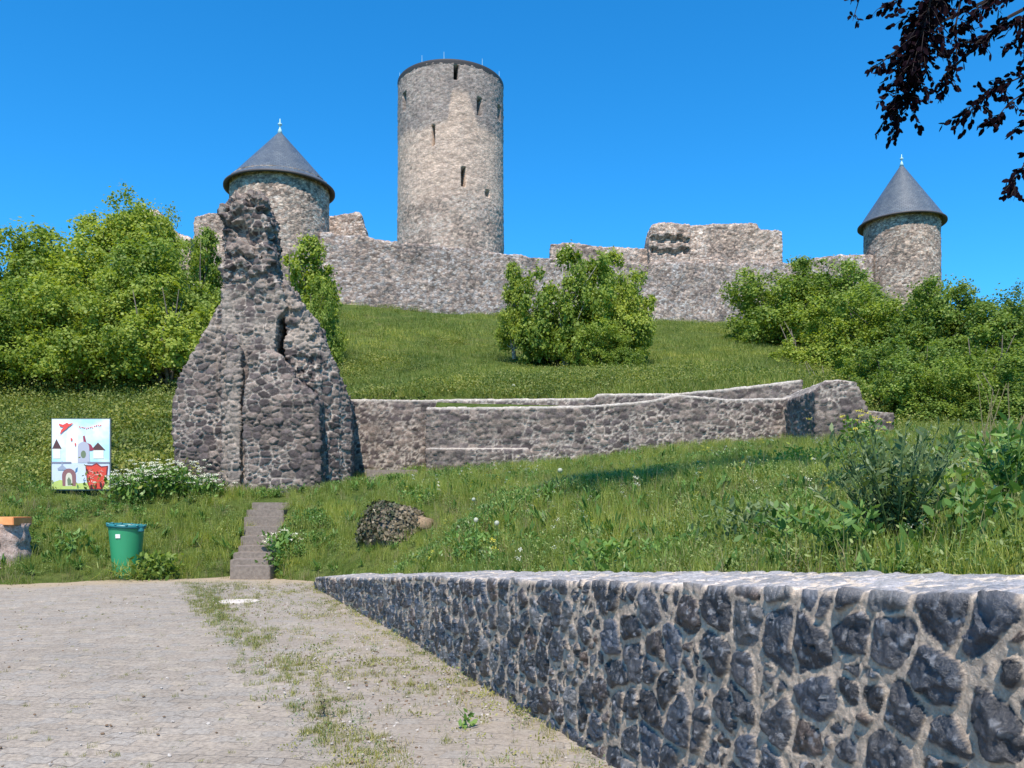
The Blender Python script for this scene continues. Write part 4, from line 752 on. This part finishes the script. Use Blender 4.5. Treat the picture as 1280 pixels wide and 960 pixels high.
WL = [('bushy green weed rising behind the basalt wall just left of the large thistle bush', 985, 6.2, 'weed', .3, .42), ('pale tangled herb clump in the meadow above the flat dock rosette', 940, 7.6, 'thistle', .4, .4), ('leafy weed patch right of the thistle bush, under the right edge dock', 1225, 4.9, 'weed', .35, .4),
 ('dark low herb clump between the two docks at the right', 1160, 6.5, 'leafC', .5, .45), ('wide bushy weed at the right edge in front of the dry stalks', 1262, 7.8, 'weed', .7, .6), ('grey-green weed thicket behind the large thistle bush', 1150, 9.0, 'thistle', .8, .6), ('low green weed patch at the wall edge under the meadow centre', 760, 7.6, 'weed', .35, .32), ('loose herb clump in the meadow right of the ivy stump', 600, 12.0, 'weed', .5, .35), ('yellowish weed clump below the pier of the long wall', 1010, 15.0, 'leafB', .8, .5)]
for i, (lb, x, Y, mt, rad, h) in enumerate(WL): bushlet('weed_clump', x, Y, int(420 * rad / .4), rad, h, .085, .42, mt, lb, 600 + i)
# dandelion clocks and small flowers
rgp = random.Random(5)
for i, (x, y, Y) in enumerate([(595, 652, 9.5), (621, 656, 9.2), (592, 626, 12), (642, 483, 29), (700, 590, 20)]):
    X = PX(x, Y); g = th(X, Y); z = max(PZ(y, Y), g + .15); o = empty('dandelion', (X, Y, g), ['pale dandelion clock in the grass below the meadow centre, left one of a close pair', 'pale dandelion clock, right one of the close pair in the meadow', 'lone dandelion clock higher up, above the close pair', 'white flower on the hillside just above the terrace wall', 'small white flower head in the meadow in front of the long wall'][i], 'flower', 'dandelion clocks in the meadow')
    MB().tube([(X, Y, g - .03), (X + .01, Y, z)], .004, 5).build('stalk', M['weed'], o); mb = MB(); bmesh.ops.create_icosphere(mb.bm, subdivisions=2, radius=.028 if Y < 15 else .06, matrix=Matrix.Translation((X, Y, z + .02))); mb.build('seed_head', M['umbel'], o, True)
# flower speckle
rg = np.random.default_rng(44); X, Y = pts_region(5, 26, 3.2, 444, meadow); k = (X > -3) & (rg.uniform(0, 1, len(X)) < .6 * sstep(.0, .4, fbm(np.stack([X, Y, X * 0], 1), 2.5, 9) + .2)); X = X[k]; Y = Y[k]
fm, _, _ = umbels(480, 2, .04, .04, .42, .014, None); fy = fm.copy()
tag(scatter('meadow_flowers', np.stack([X, Y, terrain(X, Y)], 1), np.repeat(rg.uniform(.6, 1.1, (len(X), 1)), 3, 1), rg.uniform(0, 6, len(X)), [src('tiny_flower', fm, M['umbel']), src('tiny_yellow', fy, M['yellow'])], (rg.uniform(0, 1, len(X)) < .3).astype(int)), 'tiny white and yellow flowers dotted through the meadow', 'flowers', kind='stuff')
mb = MB(); yY = 20; yX = PX(1075, yY)
me, g, cs = umbels(490, 26, .3, .25, .9, .03, None); o = empty('mustard_plant', (yX, yY, th(yX, yY)), 'yellow flowering plant in front of the pier of the long wall', 'plant')
for nm, m_, mt in (('flower_head', me, 'yellow'), ('leaves', g, 'weed'), ('stems', stems_mesh(cs), 'weed')): m_.materials.append(M[mt]); c_ = bpy.data.objects.new(nm, m_); C.objects.link(c_); c_.parent = o
# dry stalks right edge
dY = 9; dX = PX(1262, dY); mb = MB(); g0 = th(dX, dY)
for k in range(20):
    a = rgp.uniform(-.4, .5); h = rgp.uniform(.7, 1.2); x = dX + rgp.uniform(-.3, .4); y = dY + rgp.uniform(-.2, .2); mb.tube([(x, y, g0 - .05), (x + a * .3, y, g0 + h * .6), (x + a * .7 + .05, y, g0 + h)], [.006, .005, .003], 4)
tag(mb.build('dry_stalks', M['dry']), 'bundle of bleached dry stalks at the right edge of the meadow', 'plant')
# lane rosettes
for i, (x, y, s) in enumerate([(585, 912, 1.), (405, 895, .8)]):
    Y = 1.6 * F / (y - HY); me = weedmesh(500 + i, 20, .04, .12, .075 * s, .4); me.materials.append(M[['weed', 'ivy'][i]]); o = bpy.data.objects.new('lane_seedling', me); C.objects.link(o); o.location = (PX(x, Y), Y, -1.6); tag(o, ['upright green seedling in the lane near the basalt wall', 'dark reddish seedling in the lane left of the green one'][i], 'plant')
# ---------------------------------------------------------------- stairs
m = mat('stair_stone', rough=.9); nn = noise(m, 14, 6, .7); rr = ramp(m, nn.outputs[0], [(.3, (.14, .115, .095)), (.7, (.27, .225, .185))]); L(m, rr.outputs[0], BC(m)); bump(m, nn.outputs[0], .5, .02); M['stair'] = m
st = empty('stone_stairs', (PX(310, 18), 18, -1.6), 'narrow worn stone stairs climbing the grassy bank beside the ruin', 'stairs')
ns = 9
for k in range(ns):
    t = k / (ns - 1); Y0 = 17.75 + t * 3.95; xc = np.interp(t, [0, .45, 1], [310, 324, 337]); ytop = np.interp(t, [0, .38, .75, 1], [708, 682, 646, 628]); z = PZ(ytop, Y0); W = 47 / F * Y0 * (1 if k % 3 else 1.06)
    mb = MB(); mb.box((PX(xc, Y0) + rgp.uniform(-.06, .06), Y0 + .3, z - .28), (W, .62, .56), Matrix.Rotation(R(rgp.uniform(-1.5, 1.5)), 3, 'Z'), .018); mb.build('step', M['stair'], st)
st = empty('stone_stairs', (PX(488, 24.5), 24.5, .7), 'upper stone steps at the foot of the terrace wall, right of the ruin', 'stairs')
for k in range(3):
    Y0 = 24.2 + k * .45; mb = MB(); mb.box((PX(490, Y0), Y0 + .3, PZ(598 - k * 5.5, Y0) - .2), (64 / F * Y0, .6, .4), None, .018); mb.build('step', M['stair'], st)
# pale flat stone in the lane
mb = MB(); Ym = 1.6 * F / 122; mb.lathe([(.02, .012), (.30, .014), (.33, .004), (.33, -.02)], (PX(299, Ym), Ym, -1.594), 28, False); M['pale'] = mat('pale_concrete', (.55, .5, .44), .9)
bmesh.ops.scale(mb.bm, vec=(1.0, .8, 1), verts=mb.bm.verts, space=Matrix.Translation((-PX(299, Ym), -Ym, 0))); tag(mb.build('drain_cover', M['pale']), 'pale round drain cover set flush in the cobbled lane', 'cover')
# ---------------------------------------------------------------- green bin
bY = 18.0; bX = PX(158, bY); bz = PZ(711, bY) 
M['bin'] = mat('green_plastic', (.03, .27, .12), .4, .5); M['binlid'] = mat('teal_plastic', (.02, .16, .17), .4, .5); M['stick'] = mat('white_sticker', (.75, .75, .72), .5)
bn = empty('waste_bin', (bX, bY, bz), 'round green plastic bin with a teal rim half sunk in the grass', 'bin')
MB().lathe([(.25, -.35), (.28, .02), (.355, .86), (.36, .9), (.335, .9), (.26, .1), (.01, .08)], (bX, bY, bz), 40, False).build('body', M['bin'], bn, True)
rot = Matrix.Rotation(R(4), 4, 'Y'); mb = MB(); mb.lathe([(.335, -.03), (.385, -.04), (.395, .0), (.385, .035), (.35, .04), (.335, .0)], (0, 0, 0), 40, False)
for k in range(11): a = k * .571; mb.box((.37 * math.cos(a), .37 * math.sin(a), .03), (.07, .05, .035), Matrix.Rotation(a, 3, 'Z'), .008)
bmesh.ops.transform(mb.bm, matrix=Matrix.Translation((bX, bY, bz + .92)) @ rot, verts=mb.bm.verts); mb.build('rim', M['binlid'], bn, True)
mb = MB(); mb.box((bX + .36, bY - .12, bz + .84), (.13, .1, .09), None, .02); mb.build('handle', M['binlid'], bn)
mb = MB(); mb.box((bX - .02, bY - .35, bz + .71), (.1, .012, .085), Matrix.Rotation(R(6), 3, 'X'), .003); mb.build('sticker', M['stick'], bn)
# ---------------------------------------------------------------- stump with orange boards at left edge
sY = 18.2; sX = PX(8, sY); sz = PZ(712, sY); m = mat('weathered_stump', rough=.95); nn = noise(m, 13, 6, .75); tcn = nn
rr = ramp(m, nn.outputs[0], [(.3, (.14, .10, .08)), (.5, (.42, .32, .27)), (.7, (.66, .55, .48))]); L(m, rr.outputs[0], BC(m)); bump(m, nn.outputs[0], .9, .04); M['stump'] = m
M['orange'] = mat('orange_board', (.72, .27, .09), .6); nn = noise(M['orange'], 5, 4); L(M['orange'], ramp(M['orange'], nn.outputs[0], [(.3, (.66, .24, .08)), (.7, (.8, .36, .14))]).outputs[0], BC(M['orange']))
bushlet('grass_tuft', 157, 17.62, 300, .42, .3, .24, .07, 'grass', 'grass tuft hiding the lower half of the green bin', 640, dz=.12)
su = empty('tree_stump', (sX, sY, sz), 'pale weathered stump at the left edge of the photo under orange boards', 'stump')
mb = MB(); mb.lathe([(.01, -.1)] + [(.52 - .1 * (k / 10) + .03 * math.sin(k * 2), -.1 + 1.1 * k / 10) for k in range(11)] + [(.01, 1.02)], (sX, sY, sz), 48, False); me = mb.mesh('stump_wood', True); V = getco(me); V[:, :2] += (fbm(V * np.array([1, 1, .25]), .12, 5)[:, None] * .07) * unit(V[:, :2] - np.array([sX, sY])); setco(me, V); link('stump_wood', me, M['stump'], su)
ob = empty('orange_bench', (sX, sY - .3, sz), 'bright orange wooden boards laid across the pale stump at the left edge', 'bench')
mb = MB(); mb.box((PX(-12, sY), sY - .1, PZ(651, sY)), (88 / F * sY, .7, .17), None, .012); mb.build('top_board', M['orange'], ob)
mb = MB(); mb.box((PX(-12, sY), sY - .56, PZ(668, sY)), (54 / F * sY, .06, .44), None, .01); mb.build('front_board', M['orange'], ob)
# ---------------------------------------------------------------- ivy stump in the meadow
iY = 17.6; iX = PX(492, iY); iz = th(iX, iY) - .12; iv = empty('ivy_stump', (iX, iY, iz), 'broken stump mound wrapped in brown and green ivy in the meadow grass', 'stump')
mb = MB(); bmesh.ops.create_icosphere(mb.bm, subdivisions=4, radius=1); me = mb.mesh('stump_wood', True); V = getco(me); V = V * np.array([.62, .5, .72]) * (1 + fbm(V, .5, 8)[:, None] * .25); V[:, 2] = np.minimum(V[:, 2], .66 - V[:, 0] * .25); V += np.array([iX, iY, iz]); setco(me, V); link('stump_wood', me, M['bark'], iv)
rg = np.random.default_rng(77); d = unit(rg.normal(size=(2600, 3)) * np.array([1, 1, .9])); d[:, 2] = np.abs(d[:, 2]); cen = d * np.array([.74, .62, .86]) * (1 + rg.normal(0, .05, (2600, 1))); cen[:, 2] = np.minimum(cen[:, 2], .74 - cen[:, 0] * .25) - .08 + rg.normal(0, .02, 2600); V, Fq = leaves(cen + np.array([iX, iY, iz]), unit(d + rg.normal(size=d.shape) * .5), rg.uniform(.04, .1, 2600), .9, 5); me = npmesh('ivy', V, Fq, False); r_ = np.where(cen[:, 0] - cen[:, 2] * .5 > -.15, rg.uniform(.6, 1, 2600), rg.uniform(0, .7, 2600)); setf(me, np.repeat(r_, 4), 'rnd'); link('ivy', me, M['ivy'], iv)
mb = MB(); mb.tube([(iX + .3, iY - .1, iz + .25), (iX + .55, iY - .15, iz + .26), (iX + .82, iY - .2, iz + .22)], [.2, .17, .15], 12); M['cut'] = masonry('cut_wood', 20, var=.6); _a = M['cut'].node_tree.nodes['Attribute']; M['cut'].node_tree.links.remove(_a.outputs[0].links[0]); [setattr(n_.inputs[6], 'default_value', (.30, .22, .14, 1)) for n_ in M['cut'].node_tree.nodes if n_.type == 'MIX' and not n_.inputs[6].is_linked]; mb.build('cut_log', M['cut'], iv, True)
# ---------------------------------------------------------------- poster board
pY = 22.0; x0, x1, yt, yb = 65, 137, 524, 612
W = (x1 - x0) / F * pY; H = (yb - yt) / F * pY; oX = PX(x0, pY); oZ = PZ(yb, pY)
po = empty('poster_board', (oX + W / 2, pY, oZ), 'upright painted poster of a castle with a red shield, standing on the bank', 'poster')
def pm_(n_, c): 
    if n_ not in M: M[n_] = mat(n_, c, .45, .3)
    return M[n_]
mb = MB(); mb.box((oX + W / 2, pY + .03, oZ + H / 2), (W + .05, .04, H + .05)); mb.build('frame', pm_('poster_frame', (.12, .14, .13)), po)
sk = mat('poster_sky', rough=.45); tc = N(sk, "ShaderNodeTexCoord"); nn = noise(sk, 1.6, 3); L(sk, ramp(sk, nn.outputs[0], [(.4, (.42, .68, .78)), (.62, (.74, .84, .87))]).outputs[0], BC(sk)); M['psky'] = sk
mb = MB(); mb.box((oX + W / 2, pY + .004, oZ + H / 2), (W, .012, H)); mb.build('panel', sk, po)
for s_ in (.12, W - .12): mb = MB(); mb.box((oX + s_, pY + .1, oZ + .3), (.07, .07, 1.9)); mb.build('post', M['bark'], po)
lay = [0]
def shp(name, pts, col, lname): # pts in picture units 0..1 (x right, y down)
    lay[0] += 1; y = pY - .004 - lay[0] * .001; mb = MB(); mb.prism([(oX + a * W, oZ + (1 - b) * H) for a, b in pts], y - .001, y); return mb.build(name, pm_(lname, col), po)
WH = (.78, .78, .76); DR = (.10, .05, .05); GY = (.42, .43, .5)
def arch(cx, cy, rx, ry, n=14, a0=0, a1=180): return [(cx + rx * math.cos(R(a0 + (a1 - a0) * i / n)), cy - ry * math.sin(R(a0 + (a1 - a0) * i / n))) for i in range(n + 1)]
shp('painted_keep', [(.24, .62), (.26, .2), (.3, .18), (.44, .18), (.46, .2), (.46, .62)], WH, 'paint_white')
shp('painted_hall', [(0, .62), (1, .62), (1, .92), (0, .92)], (.55, .62, .72), 'paint_pale_blue')
shp('painted_tower', [(.02, .42), (.15, .42), (.15, .56), (.02, .56)], (.72, .7, .6), 'paint_cream')
shp('painted_roof', [(0.005, .42), (.08, .28), (.17, .42)], DR, 'paint_dark_roof')
shp('painted_tower', [(.72, .44), (.9, .44), (.9, .56), (.72, .56)], (.72, .7, .6), 'paint_cream')
shp('painted_roof', [(.68, .44), (.80, .33), (.93, .44)], DR, 'paint_dark_roof')
shp('painted_banner', [(.54, .24), (.57, .23), (.6, .33), (.68, .36), (.74, .44), (.66, .45), (.62, .38), (.55, .32)], (.3, .05, .08), 'paint_wine')
shp('painted_chapel', [(.45, .62), (.45, .4)] + arch(.55, .4, .1, .08)[::-1][1:] + [(.66, .62)], GY, 'paint_grey')
shp('painted_window', arch(.55, .5, .045, .055, 16, 0, 352), (.16, .2, .12), 'paint_green_grey')
for (a, b) in ((0, .34), (.62, 1)): shp('painted_wall_line', [(a, .605), (b, .605), (b, .63), (a, .63)], (.22, .22, .28), 'paint_slate')
shp('painted_meadow', [(0, .9), (.15, .86), (.35, .92), (.6, .9), (.85, .88), (1, .86), (1, .995), (0, .995)], (.45, .55, .15), 'paint_meadow')
shp('painted_gate', [(.19, .95), (.18, .82)] + arch(.3, .8, .12, .1)[::-1] + [(.42, .95)], (.25, .12, .12), 'paint_brown'); shp('painted_gate_opening', [(.24, .95)] + arch(.3, .83, .055, .07)[::-1] + [(.36, .95)], (.6, .58, .45), 'paint_beige')
shp('painted_figure', [(.28, .94), (.27, .86), (.3, .82), (.34, .87), (.34, .94)], (.14, .16, .12), 'paint_green_grey')
shp('painted_fountain', [(.1, .7), (.17, .66), (.18, .58), (.2, .66), (.26, .7), (.24, .72), (.11, .72)], (.3, .34, .42), 'paint_slate_blue')
shp('shield_border', [(.585, .65), (.7, .655), (.78, .62), (.86, .67), (.98, .66), (.95, .88), (.88, .995), (.66, .995), (.61, .88)], (.2, .03, .03), 'paint_maroon')
shp('shield', [(.605, .67), (.7, .672), (.78, .642), (.86, .688), (.955, .68), (.93, .87), (.86, .985), (.67, .985), (.63, .88)], (.62, .07, .045), 'paint_red')
# pale scrawl on the shield, red lettering scrawl and red flying figure at the top
mb = MB(); yq = pY - .004 - 24 * .001; rq = random.Random(4)
for k in range(16):
    a = rq.uniform(.65, .9); b = rq.uniform(.72, .93); mb.tube([(oX + (a + rq.uniform(-.05, .05)) * W, yq, oZ + (1 - b - rq.uniform(-.03, .03)) * H) for _ in range(3)], .006, 4)
mb.build('shield_scrawl', pm_('paint_scrawl', (.7, .35, .28)), po)
RED = (.7, .08, .07)
shp('red_bird', [(.12, .06), (.2, .08), (.27, .05), (.3, .07), (.38, .05), (.33, .09), (.29, .11), (.26, .14), (.22, .16), (.14, .22), (.17, .15), (.21, .12), (.14, .1)], RED, 'paint_bright_red')
shp('red_spot', [(.33, .27), (.36, .27), (.355, .31), (.335, .31)], RED, 'paint_bright_red'); shp('red_spot', [(.4, .34), (.425, .34), (.42, .38), (.405, .38)], RED, 'paint_bright_red')
mb = MB()
for k in range(11):
    a = .48 + k * .036; b = .115 + .02 * math.sin(k * .5); hh = .018
    yq = pY - .006; mb.tube([(oX + a * W, yq, oZ + (1 - b + hh) * H), (oX + (a + (.012 if k % 2 else -.0)) * W, yq, oZ + (1 - b) * H), (oX + (a + .018) * W, yq, oZ + (1 - b + (hh if k % 3 else -.0) - .008) * H)], .011, 4)
mb.build('red_lettering', pm_('paint_salmon', (.75, .14, .11)), po)
# ---------------------------------------------------------------- copper beech hanging in from the right
be = empty('copper_beech', (10.5, 4.0, -.2), 'dark purple copper beech whose branches hang in at the upper right corner', 'tree')
mb = MB(); mb.tube([(10.5, 4, -.6), (10.4, 4, 2), (10.3, 4.1, 5), (10.1, 4.3, 8), (10, 4.5, 12), (10, 4.6, 16)], [.5, .4, .34, .27, .16, .05], 14)
limbs = [[(10.3, 4.1, 5), (8.6, 5.6, 7.0), (6.6, 7.0, 7.0), (5.2, 8.0, 6.2)], [(10.3, 4.2, 6), (8.6, 6, 7.4), (7, 7.6, 6.6), (5.6, 8.4, 5.2)], [(10.1, 4.3, 8), (8, 7.5, 10.2), (5.0, 10.2, 11.4), (1.8, 11.2, 11.3)], [(10.1, 4.3, 8), (8.8, 8, 10), (6.6, 10.8, 11), (4.5, 12.1, 11.0)],
         [(10.2, 4.2, 7), (12, 3, 9), (14, 1.5, 10)], [(10, 4.4, 10), (11, 6, 12), (12.5, 7, 13)]]
for l in limbs: mb.tube(l, [.17, .12, .07, .02][:len(l)] if len(l) == 4 else [.15, .09, .03], 8)
mb.build('trunk', M['bark'], be, True)
tw = MB(); LC = []; LN = []; LU = []
rg = np.random.default_rng(91)
def spray(pts, width, dens, ls=1.):
    """pts: (x,y,Y) pixels polyline; leaves spread within width px"""
    p3 = [np.array(P(*a)) for a in pts]; J = min([(5.2, 8, 6.2), (5.6, 8.4, 5.2), (6.6, 7, 7), (7, 7.6, 6.6)], key=lambda j: np.linalg.norm(np.array(j) - p3[0])); md_ = (np.array(J) + p3[0]) / 2 + np.array([0, 0, .12]); tw.tube([Vector(J), Vector(md_), Vector(p3[0])], [.022, .017, .012], 5); tw.tube([Vector(a) for a in p3], [.012 * (1 - .8 * i / (len(p3) - 1)) for i in range(len(p3))], 5)
    Ls = [np.linalg.norm(b - a) for a, b in zip(p3, p3[1:])]; tot = sum(Ls); nt_ = max(2, int(tot * 9 * dens))
    for k in range(nt_):
        t = rg.uniform(0, tot); i = 0
        while t > Ls[i] and i < len(Ls) - 1: t -= Ls[i]; i += 1
        b = p3[i] + (p3[i + 1] - p3[i]) * min(1, t / Ls[i]); ax = unit(p3[i + 1] - p3[i]); wd = width / F * 8 * (.35 + .65 * (1 - (k / nt_) * .0)) ; d = unit(rg.normal(size=3) * np.array([1, .8, .5]) + ax * 1.1 + np.array([-.1, 0, -.25])); e = b + d * wd * rg.uniform(.4, 1.25); mid = (b + e) / 2 + np.array([0, 0, .02])
        tw.tube([Vector(b), Vector(mid), Vector(e)], [.004, .003, .0015], 4); m_ = max(4, int(np.linalg.norm(e - b) / .028))
        for j in range(m_):
            s_ = (j + .6) / m_; c = b * (1 - s_) + e * s_; side = unit(np.cross(d, rg.normal(size=3))) ; u = unit(d * .8 + side * (1 if j % 2 else -1) * .7 + np.array([0, 0, -.25])); LC.append(c); LU.append(u); LN.append(unit(np.cross(u, rg.normal(size=3)) + rg.normal(size=3) * .3))
spray([(1215, -60, 8), (1185, -10, 8), (1150, 30, 8), (1120, 90, 8), (1122, 135, 8), (1124, 160, 8)], 34, 4.2)
spray([(1200, -40, 8.2), (1165, 20, 8.1), (1150, 70, 8.1), (1138, 110, 8), (1130, 128, 8)], 42, 5.5)
spray([(1170, -30, 7.8), (1160, 15, 7.8), (1148, 60, 7.8), (1140, 90, 7.8)], 46, 5)
spray([(1150, 40, 8), (1110, 72, 8), (1086, 88, 8)], 14, 2.4)
spray([(1205, -20, 8), (1195, 30, 8), (1196, 75, 8), (1180, 105, 8)], 22, 3.4)
spray([(1180, 95, 8), (1184, 112, 8), (1174, 124, 8)], 9, 2)
spray([(1110, -40, 8), (1076, -8, 8), (1066, 26, 8)], 16, 3.5)
spray([(1150, -30, 8), (1125, -4, 8), (1102, 10, 8)], 14, 3)
spray([(1300, -20, 8), (1250, -8, 8), (1222, 10, 8), (1212, 25, 8)], 26, 4.5)
spray([(1330, 10, 8), (1280, 22, 8), (1245, 38, 8), (1218, 56, 8)], 28, 4.8)
spray([(1340, 0, 8), (1300, 12, 8), (1270, 50, 8), (1258, 64, 8)], 18, 3)
spray([(1340, 70, 8), (1285, 92, 8), (1242, 112, 8), (1204, 146, 8)], 26, 4.8)
spray([(1340, 90, 8), (1290, 110, 8), (1262, 128, 8), (1240, 154, 8)], 24, 3.8)
spray([(1340, 140, 8), (1290, 150, 8), (1268, 160, 8)], 14, 2.5)
spray([(1330, 160, 8), (1290, 190, 8), (1270, 222, 8), (1266, 242, 8)], 20, 3.6)
spray([(1350, 10, 8), (1300, 40, 8), (1276, 80, 8)], 20, 2.5)
# higher foliage out of frame
SD = np.array([-math.sin(R(SUN_AZ)) * math.cos(R(SUN_EL)), -math.cos(R(SUN_AZ)) * math.cos(R(SUN_EL)), math.sin(R(SUN_EL))])
ca = np.array([PX(762, 16.), 16., .65]) + SD * 12.6; cb = np.array([PX(925, 16.6), 16.6, .9]) + SD * 12  # unseen leaf clumps placed sunward so they shade two meadow patches
for c_, k_, sg in ((ca, 20000, (.55, 1.25, .85)), (cb, 20000, (.85, 1.0, .7))):
    c = rg.normal(size=(k_, 3)) * sg * np.array([.8, .8, 1]) + c_; u = unit(rg.normal(size=(k_, 3)) * (1, 1, .3)); LC += list(c); LU += list(u); LN += list(unit(rg.normal(size=(k_, 3)) * .5 + SD))
for lx_, ly_, lz_, rr_, k_ in ( (12.5, 7, 13, 2, 1500), (14, 1.5, 10.5, 2.2, 1500), (10, 4.6, 15, 2.2, 1500)):
    c = rg.normal(size=(k_, 3)) * rr_ * .45 * np.array([1, .7, .5]) + np.array([lx_, ly_, lz_]); u = unit(rg.normal(size=(k_, 3))); LC += list(c); LU += list(u); LN += list(unit(np.cross(u, rg.normal(size=(k_, 3)))))
tw.build('twigs', M['twig'], be)
LC = np.array(LC); LU = np.array(LU); LN = np.array(LN); LN = unit(LN - (LN * LU).sum(1)[:, None] * LU); big = np.where(LC[:, 2] > 9, 2.2, 1.)
V, Fq = leaves(LC, LN, .062 * rg.uniform(.7, 1.25, len(LC)) * 1.12 * big, .62, 3, True, up=LU); me = npmesh('crown', V, Fq, False); setf(me, np.repeat(rg.uniform(0, 1, len(LC)), 6), 'rnd'); link('crown', me, M['beech'], be)
